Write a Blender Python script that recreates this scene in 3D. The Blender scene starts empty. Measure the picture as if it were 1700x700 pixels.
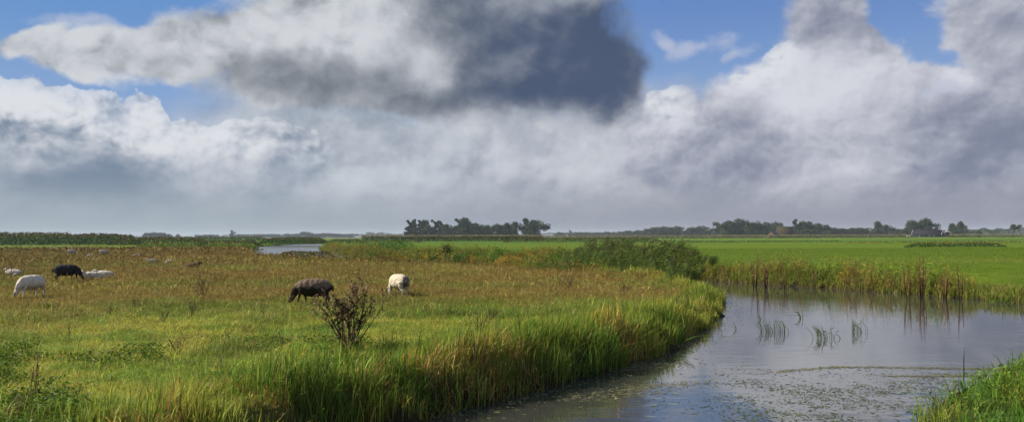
import bpy, bmesh, math, random
import numpy as np
from mathutils import Vector, Matrix, noise as mnoise
R = math.radians
scene = bpy.context.scene
COL = scene.collection
F = 1334.0; HZ = 388.0; CX = 850.0; CAMZ = 2.1; WZ = -0.6
SLOPE = 0.0037     # the photograph leans a little: its horizon is lower at the left
def hz(px): return 392.1 - (px - 850.0) * SLOPE
def at(px, py, z=0.0):
    """a pixel of the photograph lying on the level z -> world x, y"""
    Y = F * (CAMZ - z) / (py - hz(px))
    return ((px - CX) / F * Y, Y)
def lin(c):
    return tuple((v / 255 / 12.92) if v / 255 <= 0.04045 else ((v / 255 + 0.055) / 1.055) ** 2.4 for v in c)

scene.render.engine = 'CYCLES'
scene.view_settings.view_transform = 'Standard'
scene.view_settings.look = 'None'
scene.view_settings.exposure = 0.95
scene.view_settings.gamma = 1.0
scene.view_settings.use_curve_mapping = False
cam_d = bpy.data.cameras.new('camera'); cam = bpy.data.objects.new('camera', cam_d); COL.objects.link(cam)
cam_d.sensor_width = 36; cam_d.lens = F / 1700 * 36; cam_d.clip_start = 0.1; cam_d.clip_end = 30000
cam.location = (0, 0, CAMZ); cam.rotation_euler = (Matrix.Rotation(R(90) + math.atan((392.1 - 350) / F), 3, 'X') @ Matrix.Rotation(-SLOPE, 3, 'Z')).to_euler()
scene.camera = cam
scene.render.resolution_x = 1024; scene.render.resolution_y = 421
SUN_AZ, SUN_EL = -80.0, 36.0      # degrees clockwise from the view direction (+Y), above the horizon
# ---------------------------------------------------------------- sky
class S:
    """a socket with arithmetic"""
    nt = None
    def __init__(s, sock): s.s = sock
def _put(sock, v):
    if isinstance(v, S): S.nt.links.new(v.s, sock)
    else: sock.default_value = v
def M(op, a, b=None, c=None, clamp=False):
    n = S.nt.nodes.new('ShaderNodeMath'); n.operation = op; n.use_clamp = clamp
    _put(n.inputs[0], a)
    if b is not None: _put(n.inputs[1], b)
    if c is not None: _put(n.inputs[2], c)
    return S(n.outputs[0])
S.__add__ = lambda a, b: M('ADD', a, b); S.__radd__ = lambda a, b: M('ADD', b, a)
S.__sub__ = lambda a, b: M('SUBTRACT', a, b); S.__rsub__ = lambda a, b: M('SUBTRACT', b, a)
S.__mul__ = lambda a, b: M('MULTIPLY', a, b); S.__rmul__ = lambda a, b: M('MULTIPLY', b, a)
S.__truediv__ = lambda a, b: M('DIVIDE', a, b)
def VM(op, a, b=None, scale=None):
    n = S.nt.nodes.new('ShaderNodeVectorMath'); n.operation = op
    _put(n.inputs[0], a)
    if b is not None: _put(n.inputs[1], b)
    if scale is not None: _put(n.inputs['Scale'], scale)
    return S(n.outputs['Value'] if op in ('DOT_PRODUCT', 'LENGTH', 'DISTANCE') else n.outputs['Vector'])
def SS(x, lo, hi, a=0.0, b=1.0):
    n = S.nt.nodes.new('ShaderNodeMapRange'); n.interpolation_type = 'SMOOTHSTEP'
    _put(n.inputs['Value'], x); n.inputs['From Min'].default_value = lo; n.inputs['From Max'].default_value = hi
    n.inputs['To Min'].default_value = a; n.inputs['To Max'].default_value = b
    return S(n.outputs['Result'])
def MIX(f, a, b):
    n = S.nt.nodes.new('ShaderNodeMix'); n.data_type = 'RGBA'
    _put(n.inputs[0], f)
    for sock, v in ((n.inputs[6], a), (n.inputs[7], b)):
        if isinstance(v, S): S.nt.links.new(v.s, sock)
        else: sock.default_value = (*v, 1)
    return S(n.outputs[2])
def NOISE(vec, scale, detail=6, rough=0.55, lac=2.0, dist=0.0):
    n = S.nt.nodes.new('ShaderNodeTexNoise'); n.noise_dimensions = '3D'
    _put(n.inputs['Vector'], vec); n.inputs['Scale'].default_value = scale; n.inputs['Detail'].default_value = detail
    n.inputs['Roughness'].default_value = rough; n.inputs['Lacunarity'].default_value = lac; n.inputs['Distortion'].default_value = dist
    return S(n.outputs[0])
def VORO(vec, scale, detail=3, rough=0.5, feature='F1', lac=2.1):
    n = S.nt.nodes.new('ShaderNodeTexVoronoi'); n.voronoi_dimensions = '3D'; n.feature = feature; n.normalize = True
    _put(n.inputs['Vector'], vec); n.inputs['Scale'].default_value = scale
    n.inputs['Detail'].default_value = detail; n.inputs['Roughness'].default_value = rough; n.inputs['Lacunarity'].default_value = lac
    if feature == 'SMOOTH_F1': n.inputs['Smoothness'].default_value = 0.35
    return S(n.outputs['Distance'])
K = 12.0
def uv(px, py):
    x = (px - CX) / F; z = (hz(px) - py) / F
    return math.atan(x) * K, math.atan(z / math.sqrt(1 + x * x)) * K
def blob(P, px, py, rx, ry, rot=0):
    """1 at the middle of the ellipse, 0 on its outline, below outside (px values of the photograph)"""
    u, v = uv(px, py); c = math.cos(math.atan((px - CX) / F))
    a, b = rx / F * K * c * c, ry / F * K * c
    d = VM('SUBTRACT', P, (u, v, 0))
    if rot:
        n = S.nt.nodes.new('ShaderNodeVectorRotate'); n.rotation_type = 'Z_AXIS'
        S.nt.links.new(d.s, n.inputs['Vector']); n.inputs['Angle'].default_value = R(rot); d = S(n.outputs[0])
    d = VM('MULTIPLY', d, (1 / a, 1 / b, 0))
    return 1.0 - VM('DOT_PRODUCT', d, d)
def union(P, blobs, k=0.25, floor=-1.5):
    s = None
    for b in blobs:
        e = blob(P, *b)
        s = e if s is None else M('SMOOTH_MAX', s, e, k)
    return M('MAXIMUM', s, floor)
def glow(P, blobs, base=0.0):
    """sum of weighted soft bumps: (weight, px, py, rx, ry[, rot])"""
    s = None
    for w, *b in blobs:
        e = M('EXPONENT', blob(P, *b) - 1.0) * w
        s = e + base if s is None else s + e
    return s

def build_sky():
    w = bpy.data.worlds.new('World'); scene.world = w; w.use_nodes = True
    nt = w.node_tree; nt.nodes.clear(); S.nt = nt
    STR = 0.1
    sky = nt.nodes.new('ShaderNodeTexSky'); sky.sky_type = 'NISHITA'; sky.sun_disc = False
    sky.sun_elevation = R(SUN_EL); sky.sun_rotation = R(SUN_AZ); sky.altitude = 0; sky.air_density = 1.2; sky.dust_density = 0.6; sky.ozone_density = 2.5
    tc = nt.nodes.new('ShaderNodeTexCoord')
    D = VM('NORMALIZE', S(tc.outputs['Generated']))
    sp = nt.nodes.new('ShaderNodeSeparateXYZ'); nt.links.new(D.s, sp.inputs[0])
    X, Y, Z = (S(o) for o in sp.outputs)
    U = M('ARCTAN2', X, Y) * K
    Vv = M('ARCSINE', Z) * K
    cb = nt.nodes.new('ShaderNodeCombineXYZ'); nt.links.new(U.s, cb.inputs[0]); nt.links.new(Vv.s, cb.inputs[1])
    P0 = S(cb.outputs[0])
    # gentle domain warp so nothing keeps an elliptical outline
    wn = nt.nodes.new('ShaderNodeTexNoise'); nt.links.new(D.s, wn.inputs['Vector']); wn.inputs['Scale'].default_value = 11; wn.inputs['Detail'].default_value = 4
    wv = VM('SUBTRACT', S(wn.outputs[1]), (0.5, 0.5, 0.5))
    P = VM('ADD', P0, VM('MULTIPLY', wv, (1.1, 0.8, 0)))
    Dw = VM('ADD', D, VM('SCALE', wv, scale=0.035))
    Dn = VM('MULTIPLY', Dw, (1, 1, 1.25))
    L = VM('ADD', Dn, (-0.009, 0, 0.015)); L2 = VM('ADD', Dn, (-0.025, 0, 0.04))
    # cauliflower relief (small) and soft relief (large), as differences towards the light
    f0 = NOISE(Dn, 5.5, 7, 0.52); f1 = NOISE(L2, 5.5, 5, 0.5)
    soft = (f0 - f1) * 2.6
    b0 = VORO(Dn, 17, 3.6, 0.5); b1 = VORO(L, 17, 3.0, 0.5)
    bil = (b1 - b0) * 2.2
    b2 = VORO(Dn, 48, 2.4, 0.5); b3 = VORO(VM('ADD', Dn, (-0.004, 0, 0.006)), 48, 2.0, 0.5); bil2 = (b3 - b2) * 0.8
    fine = NOISE(Dn, 30, 4.5, 0.6)
    def rgb(c): return tuple(v / STR / 2 ** scene.view_settings.exposure for v in lin(c))
    # --- clear sky
    col = MIX(0.75, S(sky.outputs[0]), rgb((66, 106, 178)))
    col = MIX(SS(U, uv(900, 0)[0], uv(0, 0)[0], 0.0, 0.75), col, rgb((92, 142, 200)))
    col = MIX(SS(Vv, uv(850, 240)[1], uv(850, 0)[1]), rgb((138, 168, 210)), col)
    # --- far bank: soft and mottled
    shapeA = union(P, [(560, 300, 330, 190), (800, 290, 330, 190), (1050, 300, 300, 160), (1150, 250, 150, 120), (350, 345, 300, 120)], 0.4)
    a = shapeA + (f0 - 0.5) * 1.2
    alA = SS(a, -0.25, 0.75)
    lightA = glow(P, [(0.14, 560, 290, 130, 80), (0.12, 340, 190, 70, 40), (0.10, 800, 250, 160, 60), (0.10, 980, 270, 120, 60), (-0.16, 720, 232, 120, 30), (0.3, 825, 240, 24, 40), (-0.12, 1000, 200, 200, 30), (-0.12, 880, 300, 60, 40), (0.08, 690, 190, 70, 30),
                      (0.12, 640, 320, 50, 30), (-0.1, 470, 330, 60, 30)], 0.52)
    vA = M('ADD', lightA + bil2 * 0.3 + bil * 0.34 + soft * 0.5, (fine - 0.5) * 0.16)
    cA = MIX(SS(vA, 0.05, 1.0), rgb((132, 145, 162)), rgb((202, 209, 217)))
    cA = MIX(SS(U, uv(300, 0)[0], uv(1200, 0)[0], 0, 0.6), cA, MIX(SS(vA, 0.05, 1.0), rgb((126, 133, 150)), rgb((206, 206, 214))))
    col = MIX(alA, col, cA)
    # --- right hand mass
    shapeB = union(P, [(1450, 250, 310, 150), (1330, 150, 120, 75), (1430, 60, 150, 100), (1560, 190, 150, 120), (1700, 120, 170, 190), (1660, 30, 110, 60), (1260, 200, 110, 90),
                       (1800, 200, 200, 260), (1130, 195, 48, 50), (1160, 245, 100, 70), (1600, 135, 40, 22)])
    b = shapeB - glow(P, [(1.5, 1496, 10, 40, 52), (0.9, 1580, 110, 62, 26, 25), (0.7, 1535, 70, 40, 40)]) + (f0 - 0.5) * 1.7 + (0.42 - b0) * 1.1 + (fine - 0.5) * 0.9
    alB = SS(b, -0.20, 0.40)
    lightB = glow(P, [(0.5, 1300, 120, 60, 50, 30), (0.34, 1400, 125, 130, 40), (0.3, 1235, 110, 50, 30, -30), (0.22, 1215, 65, 30, 30), (0.42, 1600, 140, 45, 20), (0.16, 1380, 190, 100, 50),
                      (-0.22, 1430, 60, 130, 50), (-0.22, 1650, 230, 170, 110), (-0.20, 1250, 265, 90, 50), (0.14, 1540, 40, 40, 40), (-0.18, 1680, 20, 70, 40), (0.12, 1320, 290, 120, 40), (0.1, 1140, 80, 70, 30), (0.3, 1120, 178, 40, 40)], 0.50)
    vB = M('ADD', lightB + bil * 0.34 + bil2 * 0.4 + soft * 0.40, (fine - 0.5) * 0.2)
    cB = MIX(SS(vB, 0.05, 1.0), rgb((123, 131, 153)), rgb((212, 214, 223)))
    col = MIX(alB, col, cB)
    # --- crisp cumulus heads on the left
    shapeD = union(P, [(60, 330, 300, 165), (-100, 250, 260, 120), (60, 235, 80, 90), (150, 265, 90, 75), (240, 255, 65, 90), (310, 275, 70, 70), (230, 350, 250, 130),
                       (430, 300, 120, 85), (390, 270, 70, 50), (1130, 188, 40, 42), (1165, 235, 70, 50), (1306, 118, 34, 46), (1262, 140, 44, 18, -20), (1350, 150, 60, 34)], 0.15)
    d = shapeD + (f0 - 0.5) * 1.0 + (0.42 - b0) * 2.2 + (0.42 - b2) * 0.9 + (fine - 0.5) * 0.2
    alD = SS(d, -0.03, 0.10)
    lightD = glow(P, [(0.30, 60, 175, 70, 40), (0.30, 170, 215, 100, 36), (0.36, 240, 205, 70, 55), (0.20, 420, 240, 120, 50), (-0.34, 210, 300, 110, 60), (-0.25, 20, 230, 60, 30), (-0.24, 60, 320, 130, 40),
                      (0.12, 40, 265, 70, 25)  , (0.10, 330, 310, 80, 50), (0.26, 1120, 175, 50, 45), (0.34, 1300, 115, 70, 50), (0.06, 1170, 240, 60, 40)], 0.52)
    vD = M('ADD', lightD + (bil + bil2) * SS(Vv, uv(850, 320)[1], uv(850, 200)[1], 0.2, 1.15) + soft * 0.45, (fine - 0.5) * 0.12)
    cD = MIX(SS(vD, 0.05, 1.0), rgb((120, 137, 158)), rgb((220, 223, 229)))
    col = MIX(alD * SS(d, -0.05, 0.9, 0.72, 1.0) * M('MINIMUM', SS(U, uv(700, 0)[0], uv(1000, 0)[0], 1.0, 0.0) + glow(P, [(0.85, 1108, 158, 36, 38), (0.85, 1292, 92, 46, 44), (0.6, 1250, 130, 36, 18)]), 1.0), col, cD)
    wis = union(P, [(1125, 68, 34, 18, 30), (1160, 84, 50, 16, -15), (1220, 66, 34, 26), (1240, 90, 30, 14, -40), (1570, 150, 40, 12), (160, 45, 120, 16)], 0.2) + (fine - 0.5) * 2.6 + (f0 - 0.5) * 1.2
    col = MIX(SS(wis, -0.5, 1.3, 0.0, 0.75), col, rgb((190, 196, 214)))
    # --- horizon haze bank
    hz = MIX(SS(U, uv(150, 0)[0], uv(1500, 0)[0]), rgb((156, 169, 179)), rgb((138, 141, 156)))
    col = MIX(SS(Vv, uv(850, 375)[1], uv(850, 285)[1], 0.9, 0.0), col, hz)
    # --- the big near cloud
    shapeC = union(P, [(860, 70, 215, 150), (970, 115, 112, 88), (700, 60, 230, 110), (560, 60, 190, 100), (560, 135, 230, 48), (760, 150, 240, 48), (900, 160, 170, 42), (380, 65, 150, 62), (250, 90, 130, 48), (150, 90, 110, 38), (60, 70, 70, 28, -20),
                       (900, -60, 150, 150), (1010, 145, 75, 55), (650, -40, 300, 80)], 0.3)
    c = shapeC + (f0 - 0.5) * 1.3 + (fine - 0.5) * 0.5 + (0.42 - b0) * 0.9
    alC = SS(c, -0.16, 0.50)
    lightC = glow(P, [(-0.42, 880, 90, 200, 120), (-0.30, 1010, 120, 120, 120), (-0.28, 1050, 90, 70, 110), (-0.20, 760, 165, 260, 36), (-0.34, 540, 128, 160, 34), (-0.12, 400, 132, 80, 22), (0.25, 690, 90, 60, 55), (0.18, 480, 60, 90, 50),
                      (0.12, 160, 80, 120, 50), (0.30, 730, 130, 45, 25, 20), (-0.26, 770, 20, 110, 60), (0.22, 600, 60, 70, 70), (-0.15, 560, 90, 60, 40), (0.35, 985, 2, 40, 14), (-0.08, 850, 170, 200, 24)], 0.62)
    core = SS(M('MAXIMUM', blob(P, 880, 90, 260, 150), blob(P, 620, 140, 300, 50)), -0.3, 0.6, 1.0, 0.45)
    vC = M('ADD', lightC, (soft * 0.72 + bil * 0.72 + (fine - 0.5) * 0.4) * core)
    cC = MIX(SS(vC, -0.1, 1.0), MIX(SS(U, uv(560, 0)[0], uv(900, 0)[0]), rgb((98, 107, 118)), rgb((74, 88, 114))), rgb((208, 212, 218)))
    col = MIX(alC, col, cC)
    # --- broken cloud over the rest of the sky (behind and above the camera)
    rest = M('MAXIMUM', SS(M('ABSOLUTE', U), uv(1750, 0)[0], uv(1750, 0)[0] + 2.5), SS(Vv, uv(850, -60)[1], uv(850, -60)[1] + 2))
    cR = MIX(SS(soft + f0, 0.3, 0.8), rgb((120, 130, 150)), rgb((215, 218, 224)))
    col = MIX(rest * SS(f0, 0.42, 0.6) * SS(Vv, -0.1, 1.0), col, cR)
    bg = nt.nodes.new('ShaderNodeBackground'); nt.links.new(col.s, bg.inputs[0]); bg.inputs[1].default_value = STR
    out = nt.nodes.new('ShaderNodeOutputWorld'); nt.links.new(bg.outputs[0], out.inputs[0])
    w.cycles.sampling_method = 'MANUAL'; w.cycles.sample_map_resolution = 256
build_sky()
# ---------------------------------------------------------------- helpers
rng = np.random.default_rng(7)
def vn(x, y, scale, seed=0):
    """smooth value noise, 0..1"""
    x = np.asarray(x, float) / scale + 1000.37 * (seed + 1); y = np.asarray(y, float) / scale + 517.13 * (seed + 1)
    xi = np.floor(x).astype(np.int64); yi = np.floor(y).astype(np.int64); fx = x - xi; fy = y - yi
    fx = fx * fx * (3 - 2 * fx); fy = fy * fy * (3 - 2 * fy)
    def h(a, b):
        n = (a * 374761393 + b * 668265263 + seed * 1442695041) & 0xffffffff
        n = ((n ^ (n >> 13)) * 1274126177) & 0xffffffff
        n = (n ^ (n >> 16)) & 0xffff
        return n / 65535.0
    return (h(xi, yi) * (1 - fx) + h(xi + 1, yi) * fx) * (1 - fy) + (h(xi, yi + 1) * (1 - fx) + h(xi + 1, yi + 1) * fx) * fy
def fbm(x, y, scale, seed=0, n=4):
    s = 0; a = 1; t = 0
    for i in range(n):
        s = s + a * vn(x, y, scale / 2 ** i, seed + i * 11); t += a; a *= 0.55
    return s / t
def sstep(x, a, b):
    t = np.clip((x - a) / (b - a), 0, 1); return t * t * (3 - 2 * t)
LEFT_BANK = [(-4.0, 5.0), (-3.5, 8), (-1.75, 11.4), (-0.6, 12.9), (1.35, 15.3), (3.2, 18.1), (5.4, 22.9), (7.1, 27.5), (8.0, 30.8), (9.0, 35), (8.9, 38), (8.0, 42), (5.8, 46), (3, 52), (0, 57), (-5, 62)]
RIGHT_BANK = [(0, 68), (6.3, 56), (9.7, 48), (12, 45.6), (14.1, 41.9), (16.1, 39.2), (17.7, 36.4), (19.0, 34), (19.8, 30.5), (24, 28), (44, 27)]
def warp(p):
    x, y = p; px = CX + F * x / y
    if px < -200 or px > 1900 or y < 20: return p
    k = 1 / (1 - y * (hz(px) - 388.0) / 3602.0); return (x * k, y * k)
RIVER_NEAR = [at(*p) for p in ((588, 432), (560, 429), (520, 426.5), (480, 424.5), (446, 423), (430, 420.5), (425, 416.5), (421, 412.5))]
RIVER_FAR = [at(*p, WZ) for p in ((424, 410.6), (440, 408.6), (470, 406.6), (500, 405.0), (534, 404.4), (537, 407.5), (529, 411), (531, 414.5), (546, 419), (566, 423.5), (592, 428.5), (625, 432))]
NEAR_BANK = [(46, 21), (25, 19.8), (15.5, 19), (11.6, 17.4), (9.4, 15.3), (7.9, 13.7), (6.3, 12.4), (5.5, 11.2), (4.2, 8), (3.4, 5)]
LEFT_BANK = [warp(p) for p in LEFT_BANK] + RIVER_NEAR; RIGHT_BANK = RIVER_FAR + [warp(p) for p in RIGHT_BANK]
POLY = np.array(LEFT_BANK + RIGHT_BANK + NEAR_BANK)
def seg_dist(x, y, pts, closed=False):
    pts = np.asarray(pts, float); d = np.full(x.shape, 1e9)
    n = len(pts)
    for i in range(n if closed else n - 1):
        a = pts[i]; b = pts[(i + 1) % n]; ab = b - a; L = ab @ ab
        t = np.clip(((x - a[0]) * ab[0] + (y - a[1]) * ab[1]) / L, 0, 1)
        d = np.minimum(d, (x - a[0] - t * ab[0]) ** 2 + (y - a[1] - t * ab[1]) ** 2)
    return np.sqrt(d)
def inside(x, y, pts):
    c = np.zeros(x.shape, bool); n = len(pts)
    for i in range(n):
        a = pts[i]; b = pts[(i + 1) % n]
        if a[1] == b[1]: continue
        c ^= ((a[1] > y) != (b[1] > y)) & (x < (b[0] - a[0]) * (y - a[1]) / (b[1] - a[1]) + a[0])
    return c
def wdist(x, y):
    """signed distance to the waterline, positive on land, wobbled so the bank is not a clean line"""
    x = np.asarray(x, float); y = np.asarray(y, float)
    d = seg_dist(x, y, POLY, True); d = np.where(inside(x, y, POLY), -d, d)
    return d + (vn(x, y, 1.1, 3) - 0.5) * 0.5 + (vn(x, y, 0.35, 5) - 0.5) * 0.22
MEADOW_POLY = np.array(LEFT_BANK + [(-500, LEFT_BANK[-1][1] + 40), (-500, -60), (0, -60), (-3.5, 4)])
def on_meadow(x, y): return inside(np.asarray(x, float), np.asarray(y, float), MEADOW_POLY)
NEARP = np.array(NEAR_BANK + [(3, -5), (90, -5), (90, 21)])
def on_near(x, y): return inside(np.asarray(x, float), np.asarray(y, float), NEARP)
def ground_z(x, y, d=None):
    x = np.asarray(x, float); y = np.asarray(y, float)
    if d is None: d = wdist(x, y)
    r = np.hypot(x, y)
    hum = ((fbm(x, y, 1.6, 21, 3) - 0.5) * 0.30 + (vn(x, y, 0.55, 23) - 0.5) * 0.07) * (1 - sstep(r, 40, 90)) + (vn(x, y, 9, 31) - 0.5) * 0.10 * (1 - sstep(r, 60, 140))
    top = -0.02 + hum
    top = top - 0.26 * sstep(y, 20, 32) * sstep(x, 0.5, 6) * (1 - sstep(y, 40, 44))
    near = on_near(x, y)
    top = np.where(near, -0.30 + 0.30 * sstep(d, 0.5, 5) + hum * 0.6, top)
    bank = sstep(d, -0.1, 0.65)
    z = np.where(d > 0, (WZ + 0.02) + (top - WZ - 0.02) * bank, WZ - np.clip(-d * 0.6, 0, 0.9))
    z = np.where((d <= 0) & (d > -0.1), WZ + (top - WZ) * bank * 0.3 + d * 0.3, z)
    return z
def link(o, parent=None):
    COL.objects.link(o)
    if parent is not None: o.parent = parent
    return o
def tag(o, label=None, cat=None, group=None, kind=None):
    if label: o['label'] = label
    if cat: o['category'] = cat
    if group: o['group'] = group
    if kind: o['kind'] = kind
    return o
def mesh_np(name, V, loops, sizes, mat, col=None, parent=None, smooth=False):
    me = bpy.data.meshes.new(name)
    V = np.ascontiguousarray(V, np.float32); loops = np.ascontiguousarray(loops, np.int32); sizes = np.ascontiguousarray(sizes, np.int32)
    me.vertices.add(len(V)); me.vertices.foreach_set('co', V.ravel())
    me.loops.add(len(loops)); me.loops.foreach_set('vertex_index', loops)
    me.polygons.add(len(sizes)); st = np.zeros(len(sizes), np.int32); st[1:] = np.cumsum(sizes)[:-1]
    me.polygons.foreach_set('loop_start', st); me.polygons.foreach_set('loop_total', sizes)
    if smooth: me.polygons.foreach_set('use_smooth', np.ones(len(sizes), bool))
    if col is not None:
        a = me.color_attributes.new('Col', 'FLOAT_COLOR', 'POINT')
        c = np.ones((len(V), 4), np.float32); c[:, :3] = col; a.data.foreach_set('color', c.ravel())
    me.materials.append(mat); me.update(calc_edges=True)
    return link(bpy.data.objects.new(name, me), parent)
class Geo:
    """collects pieces of one mesh"""
    def __init__(s): s.V = []; s.L = []; s.N = []; s.C = []; s.n = 0
    def add(s, V, F, C=(1, 1, 1)):
        V = np.asarray(V, float).reshape(-1, 3); s.V.append(V)
        C = np.asarray(C, float); s.C.append(np.broadcast_to(C, V.shape).copy())
        if isinstance(F, np.ndarray):
            s.L.append((F + s.n).ravel()); s.N.append(np.full(len(F), F.shape[1]))
        else:
            for f in F: s.L.append(np.array(f) + s.n); s.N.append(np.array([len(f)]))
        s.n += len(V)
    def build(s, name, mat, parent=None, smooth=False):
        return mesh_np(name, np.concatenate(s.V), np.concatenate(s.L), np.concatenate(s.N), mat, np.concatenate(s.C), parent, smooth)
    def box(s, x0, y0, z0, x1, y1, z1, C=(1, 1, 1)):
        V = [(x, y, z) for z in (z0, z1) for y in (y0, y1) for x in (x0, x1)]
        s.add(V, np.array([(0, 2, 3, 1), (4, 5, 7, 6), (0, 1, 5, 4), (2, 6, 7, 3), (0, 4, 6, 2), (1, 3, 7, 5)]), C)
    def tube(s, pts, rad, n=8, C=(1, 1, 1), flat=None, up=(0, 1, 0)):
        """loft through pts; rad: list of r or (side, up)"""
        pts = np.asarray(pts, float); k = len(pts); V = []
        for i in range(k):
            t = pts[min(i + 1, k - 1)] - pts[max(i - 1, 0)]; t = t / (np.linalg.norm(t) + 1e-9)
            u = np.asarray(up, float); a = u - t * (u @ t)
            if np.linalg.norm(a) < 1e-3: a = np.array((1, 0, 0)) - t * t[0]
            a /= np.linalg.norm(a); b = np.cross(t, a)
            r = rad[i]; ra, rb = (r, r) if np.isscalar(r) else r
            for j in range(n):
                th = 2 * math.pi * j / n; V.append(pts[i] + a * ra * math.cos(th) + b * rb * math.sin(th))
        V.append(pts[0]); V.append(pts[-1]); F = []
        for i in range(k - 1):
            for j in range(n): F.append((i * n + j, i * n + (j + 1) % n, (i + 1) * n + (j + 1) % n, (i + 1) * n + j))
        T = [(k * n, (j + 1) % n, j) for j in range(n)] + [(k * n + 1, (k - 1) * n + j, (k - 1) * n + (j + 1) % n) for j in range(n)]
        Cc = np.asarray(C, float)
        if Cc.ndim == 2: Cc = np.concatenate([np.repeat(Cc, n, 0), Cc[:1], Cc[-1:]])
        s.add(V, [tuple(f) for f in F] + T, Cc)

def material(name, rough=0.85, spec=0.25, attr=True, base=(0.2, 0.2, 0.2), transl=0.0, noise=None, bump=None, coat=0):
    m = bpy.data.materials.new(name); m.use_nodes = True; nt = m.node_tree; b = nt.nodes['Principled BSDF']; out = nt.nodes['Material Output']
    b.inputs['Roughness'].default_value = rough; b.inputs['Specular IOR Level'].default_value = spec
    if attr:
        a = nt.nodes.new('ShaderNodeAttribute'); a.attribute_name = 'Col'; c = a.outputs['Color']
    else:
        a = nt.nodes.new('ShaderNodeRGB'); a.outputs[0].default_value = (*base, 1); c = a.outputs[0]
    if noise:
        sc_, lo, hi = noise
        tc = nt.nodes.new('ShaderNodeTexCoord'); n = nt.nodes.new('ShaderNodeTexNoise'); n.inputs['Scale'].default_value = sc_; n.inputs['Detail'].default_value = 5
        nt.links.new(tc.outputs['Object'], n.inputs['Vector'])
        mr = nt.nodes.new('ShaderNodeMapRange'); mr.inputs['From Min'].default_value = 0.3; mr.inputs['From Max'].default_value = 0.7; mr.inputs['To Min'].default_value = lo; mr.inputs['To Max'].default_value = hi
        nt.links.new(n.outputs[0], mr.inputs[0])
        vm = nt.nodes.new('ShaderNodeVectorMath'); vm.operation = 'SCALE'; nt.links.new(c, vm.inputs[0]); nt.links.new(mr.outputs[0], vm.inputs['Scale']); c = vm.outputs[0]
    nt.links.new(c, b.inputs['Base Color'])
    if bump:
        sc_, dist = bump
        tc = nt.nodes.new('ShaderNodeTexCoord'); n = nt.nodes.new('ShaderNodeTexNoise'); n.inputs['Scale'].default_value = sc_; n.inputs['Detail'].default_value = 6
        nt.links.new(tc.outputs['Object'], n.inputs['Vector'])
        bp = nt.nodes.new('ShaderNodeBump'); bp.inputs['Distance'].default_value = dist; nt.links.new(n.outputs[0], bp.inputs['Height']); nt.links.new(bp.outputs[0], b.inputs['Normal'])
    if transl:
        t = nt.nodes.new('ShaderNodeBsdfTranslucent'); nt.links.new(c, t.inputs[0]); mx = nt.nodes.new('ShaderNodeMixShader'); mx.inputs[0].default_value = transl
        nt.links.new(b.outputs[0], mx.inputs[1]); nt.links.new(t.outputs[0], mx.inputs[2]); nt.links.new(mx.outputs[0], out.inputs[0])
    return m
MAT = {'leaf': material('leaf', 0.6, 0.12, transl=0.36), 'far_leaf': material('tree_leaf', 0.7, 0.2, transl=0.2), 'stem': material('dry_stem', 0.85, 0.2), 'bark': material('bark', 0.9, 0.1, attr=False, base=(0.06, 0.045, 0.035), noise=(3, 0.6, 1.3)),
       'wool': material('wool', 0.95, 0.05, noise=(14, 0.82, 1.12), bump=(45, 0.02)), 'hide': material('hide', 0.8, 0.15, noise=(20, 0.85, 1.1)),
       'weed': material('floating_weed', 0.6, 0.3)}

# ---------------------------------------------------------------- sun
sd = bpy.data.lights.new('sun', 'SUN'); so = link(bpy.data.objects.new('sun', sd)); sd.energy = 4.8; sd.angle = R(0.6); sd.color = (1.0, 0.93, 0.80)
ld = Vector((math.sin(R(SUN_AZ)) * math.cos(R(SUN_EL)), math.cos(R(SUN_AZ)) * math.cos(R(SUN_EL)), math.sin(R(SUN_EL))))
so.rotation_euler = ld.to_track_quat('Z', 'Y').to_euler(); so.location = (-30, 10, 40)

# ---------------------------------------------------------------- ground
def axis(lo, hi, s0, g):
    a = [0.0]
    while a[-1] < hi: a.append(a[-1] + max(s0, g * abs(a[-1])))
    b = [0.0]
    while b[-1] > lo: b.append(b[-1] - max(s0, g * abs(b[-1])))
    return np.array(b[::-1][:-1] + a)
C_GREEN = np.array((0.106, 0.150, 0.017)); C_LUSH = np.array((0.062, 0.130, 0.013)); C_YG = np.array((0.215, 0.222, 0.032)); C_STRAW = np.array((0.34, 0.27, 0.085)); C_RUST = np.array((0.170, 0.088, 0.022)); C_DARK = np.array((0.024, 0.056, 0.010)); C_ORANGE = np.array((0.30, 0.13, 0.03)); C_OLIVE = np.array((0.095, 0.085, 0.014))
def mix(a, b, t):
    t = np.asarray(t)[..., None]; return a * (1 - t) + b * t
def meadow_col(x, y):
    """the patchwork of the meadow: rusty seeding grass in the middle distance, green nearer and in streaks"""
    r = np.hypot(x, y)
    rust = sstep(fbm(x, y, 7, 41) + 0.50 * sstep(r, 18, 34) - 0.34 * (1 - sstep(r, 14, 24)), 0.60, 1.02)
    c = mix(mix(C_GREEN, C_YG, sstep(fbm(x, y * 1.6, 2.6, 43), 0.35, 0.65)), C_RUST, rust * 0.72)
    c = mix(c, C_STRAW * 0.8, 0.30 * sstep(fbm(x, y, 1.7, 47), 0.45, 0.8))
    c = mix(c, C_GREEN * 0.85, 0.75 * sstep(fbm(x * 0.6, y, 5, 51, 3), 0.52, 0.68))
    c = mix(c, C_LUSH * 1.25, 0.7 * sstep(fbm(x, y * 1.5, 1.3, 53, 3), 0.52, 0.7) * (1 - sstep(r, 18, 30)))
    st = sstep(vn(x * 0.35, y * 1.0, 7, 49), 0.62, 0.8) * sstep(r, 25, 60)     # green streaks far off
    c = mix(c, C_LUSH * 1.2, st * 0.6)
    c = c * (1.22 + 0.33 * (1 - sstep(r, 16, 30)))[:, None]  # turf close to the viewer brightened in its colour to look sunlit
    return c, rust
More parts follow.
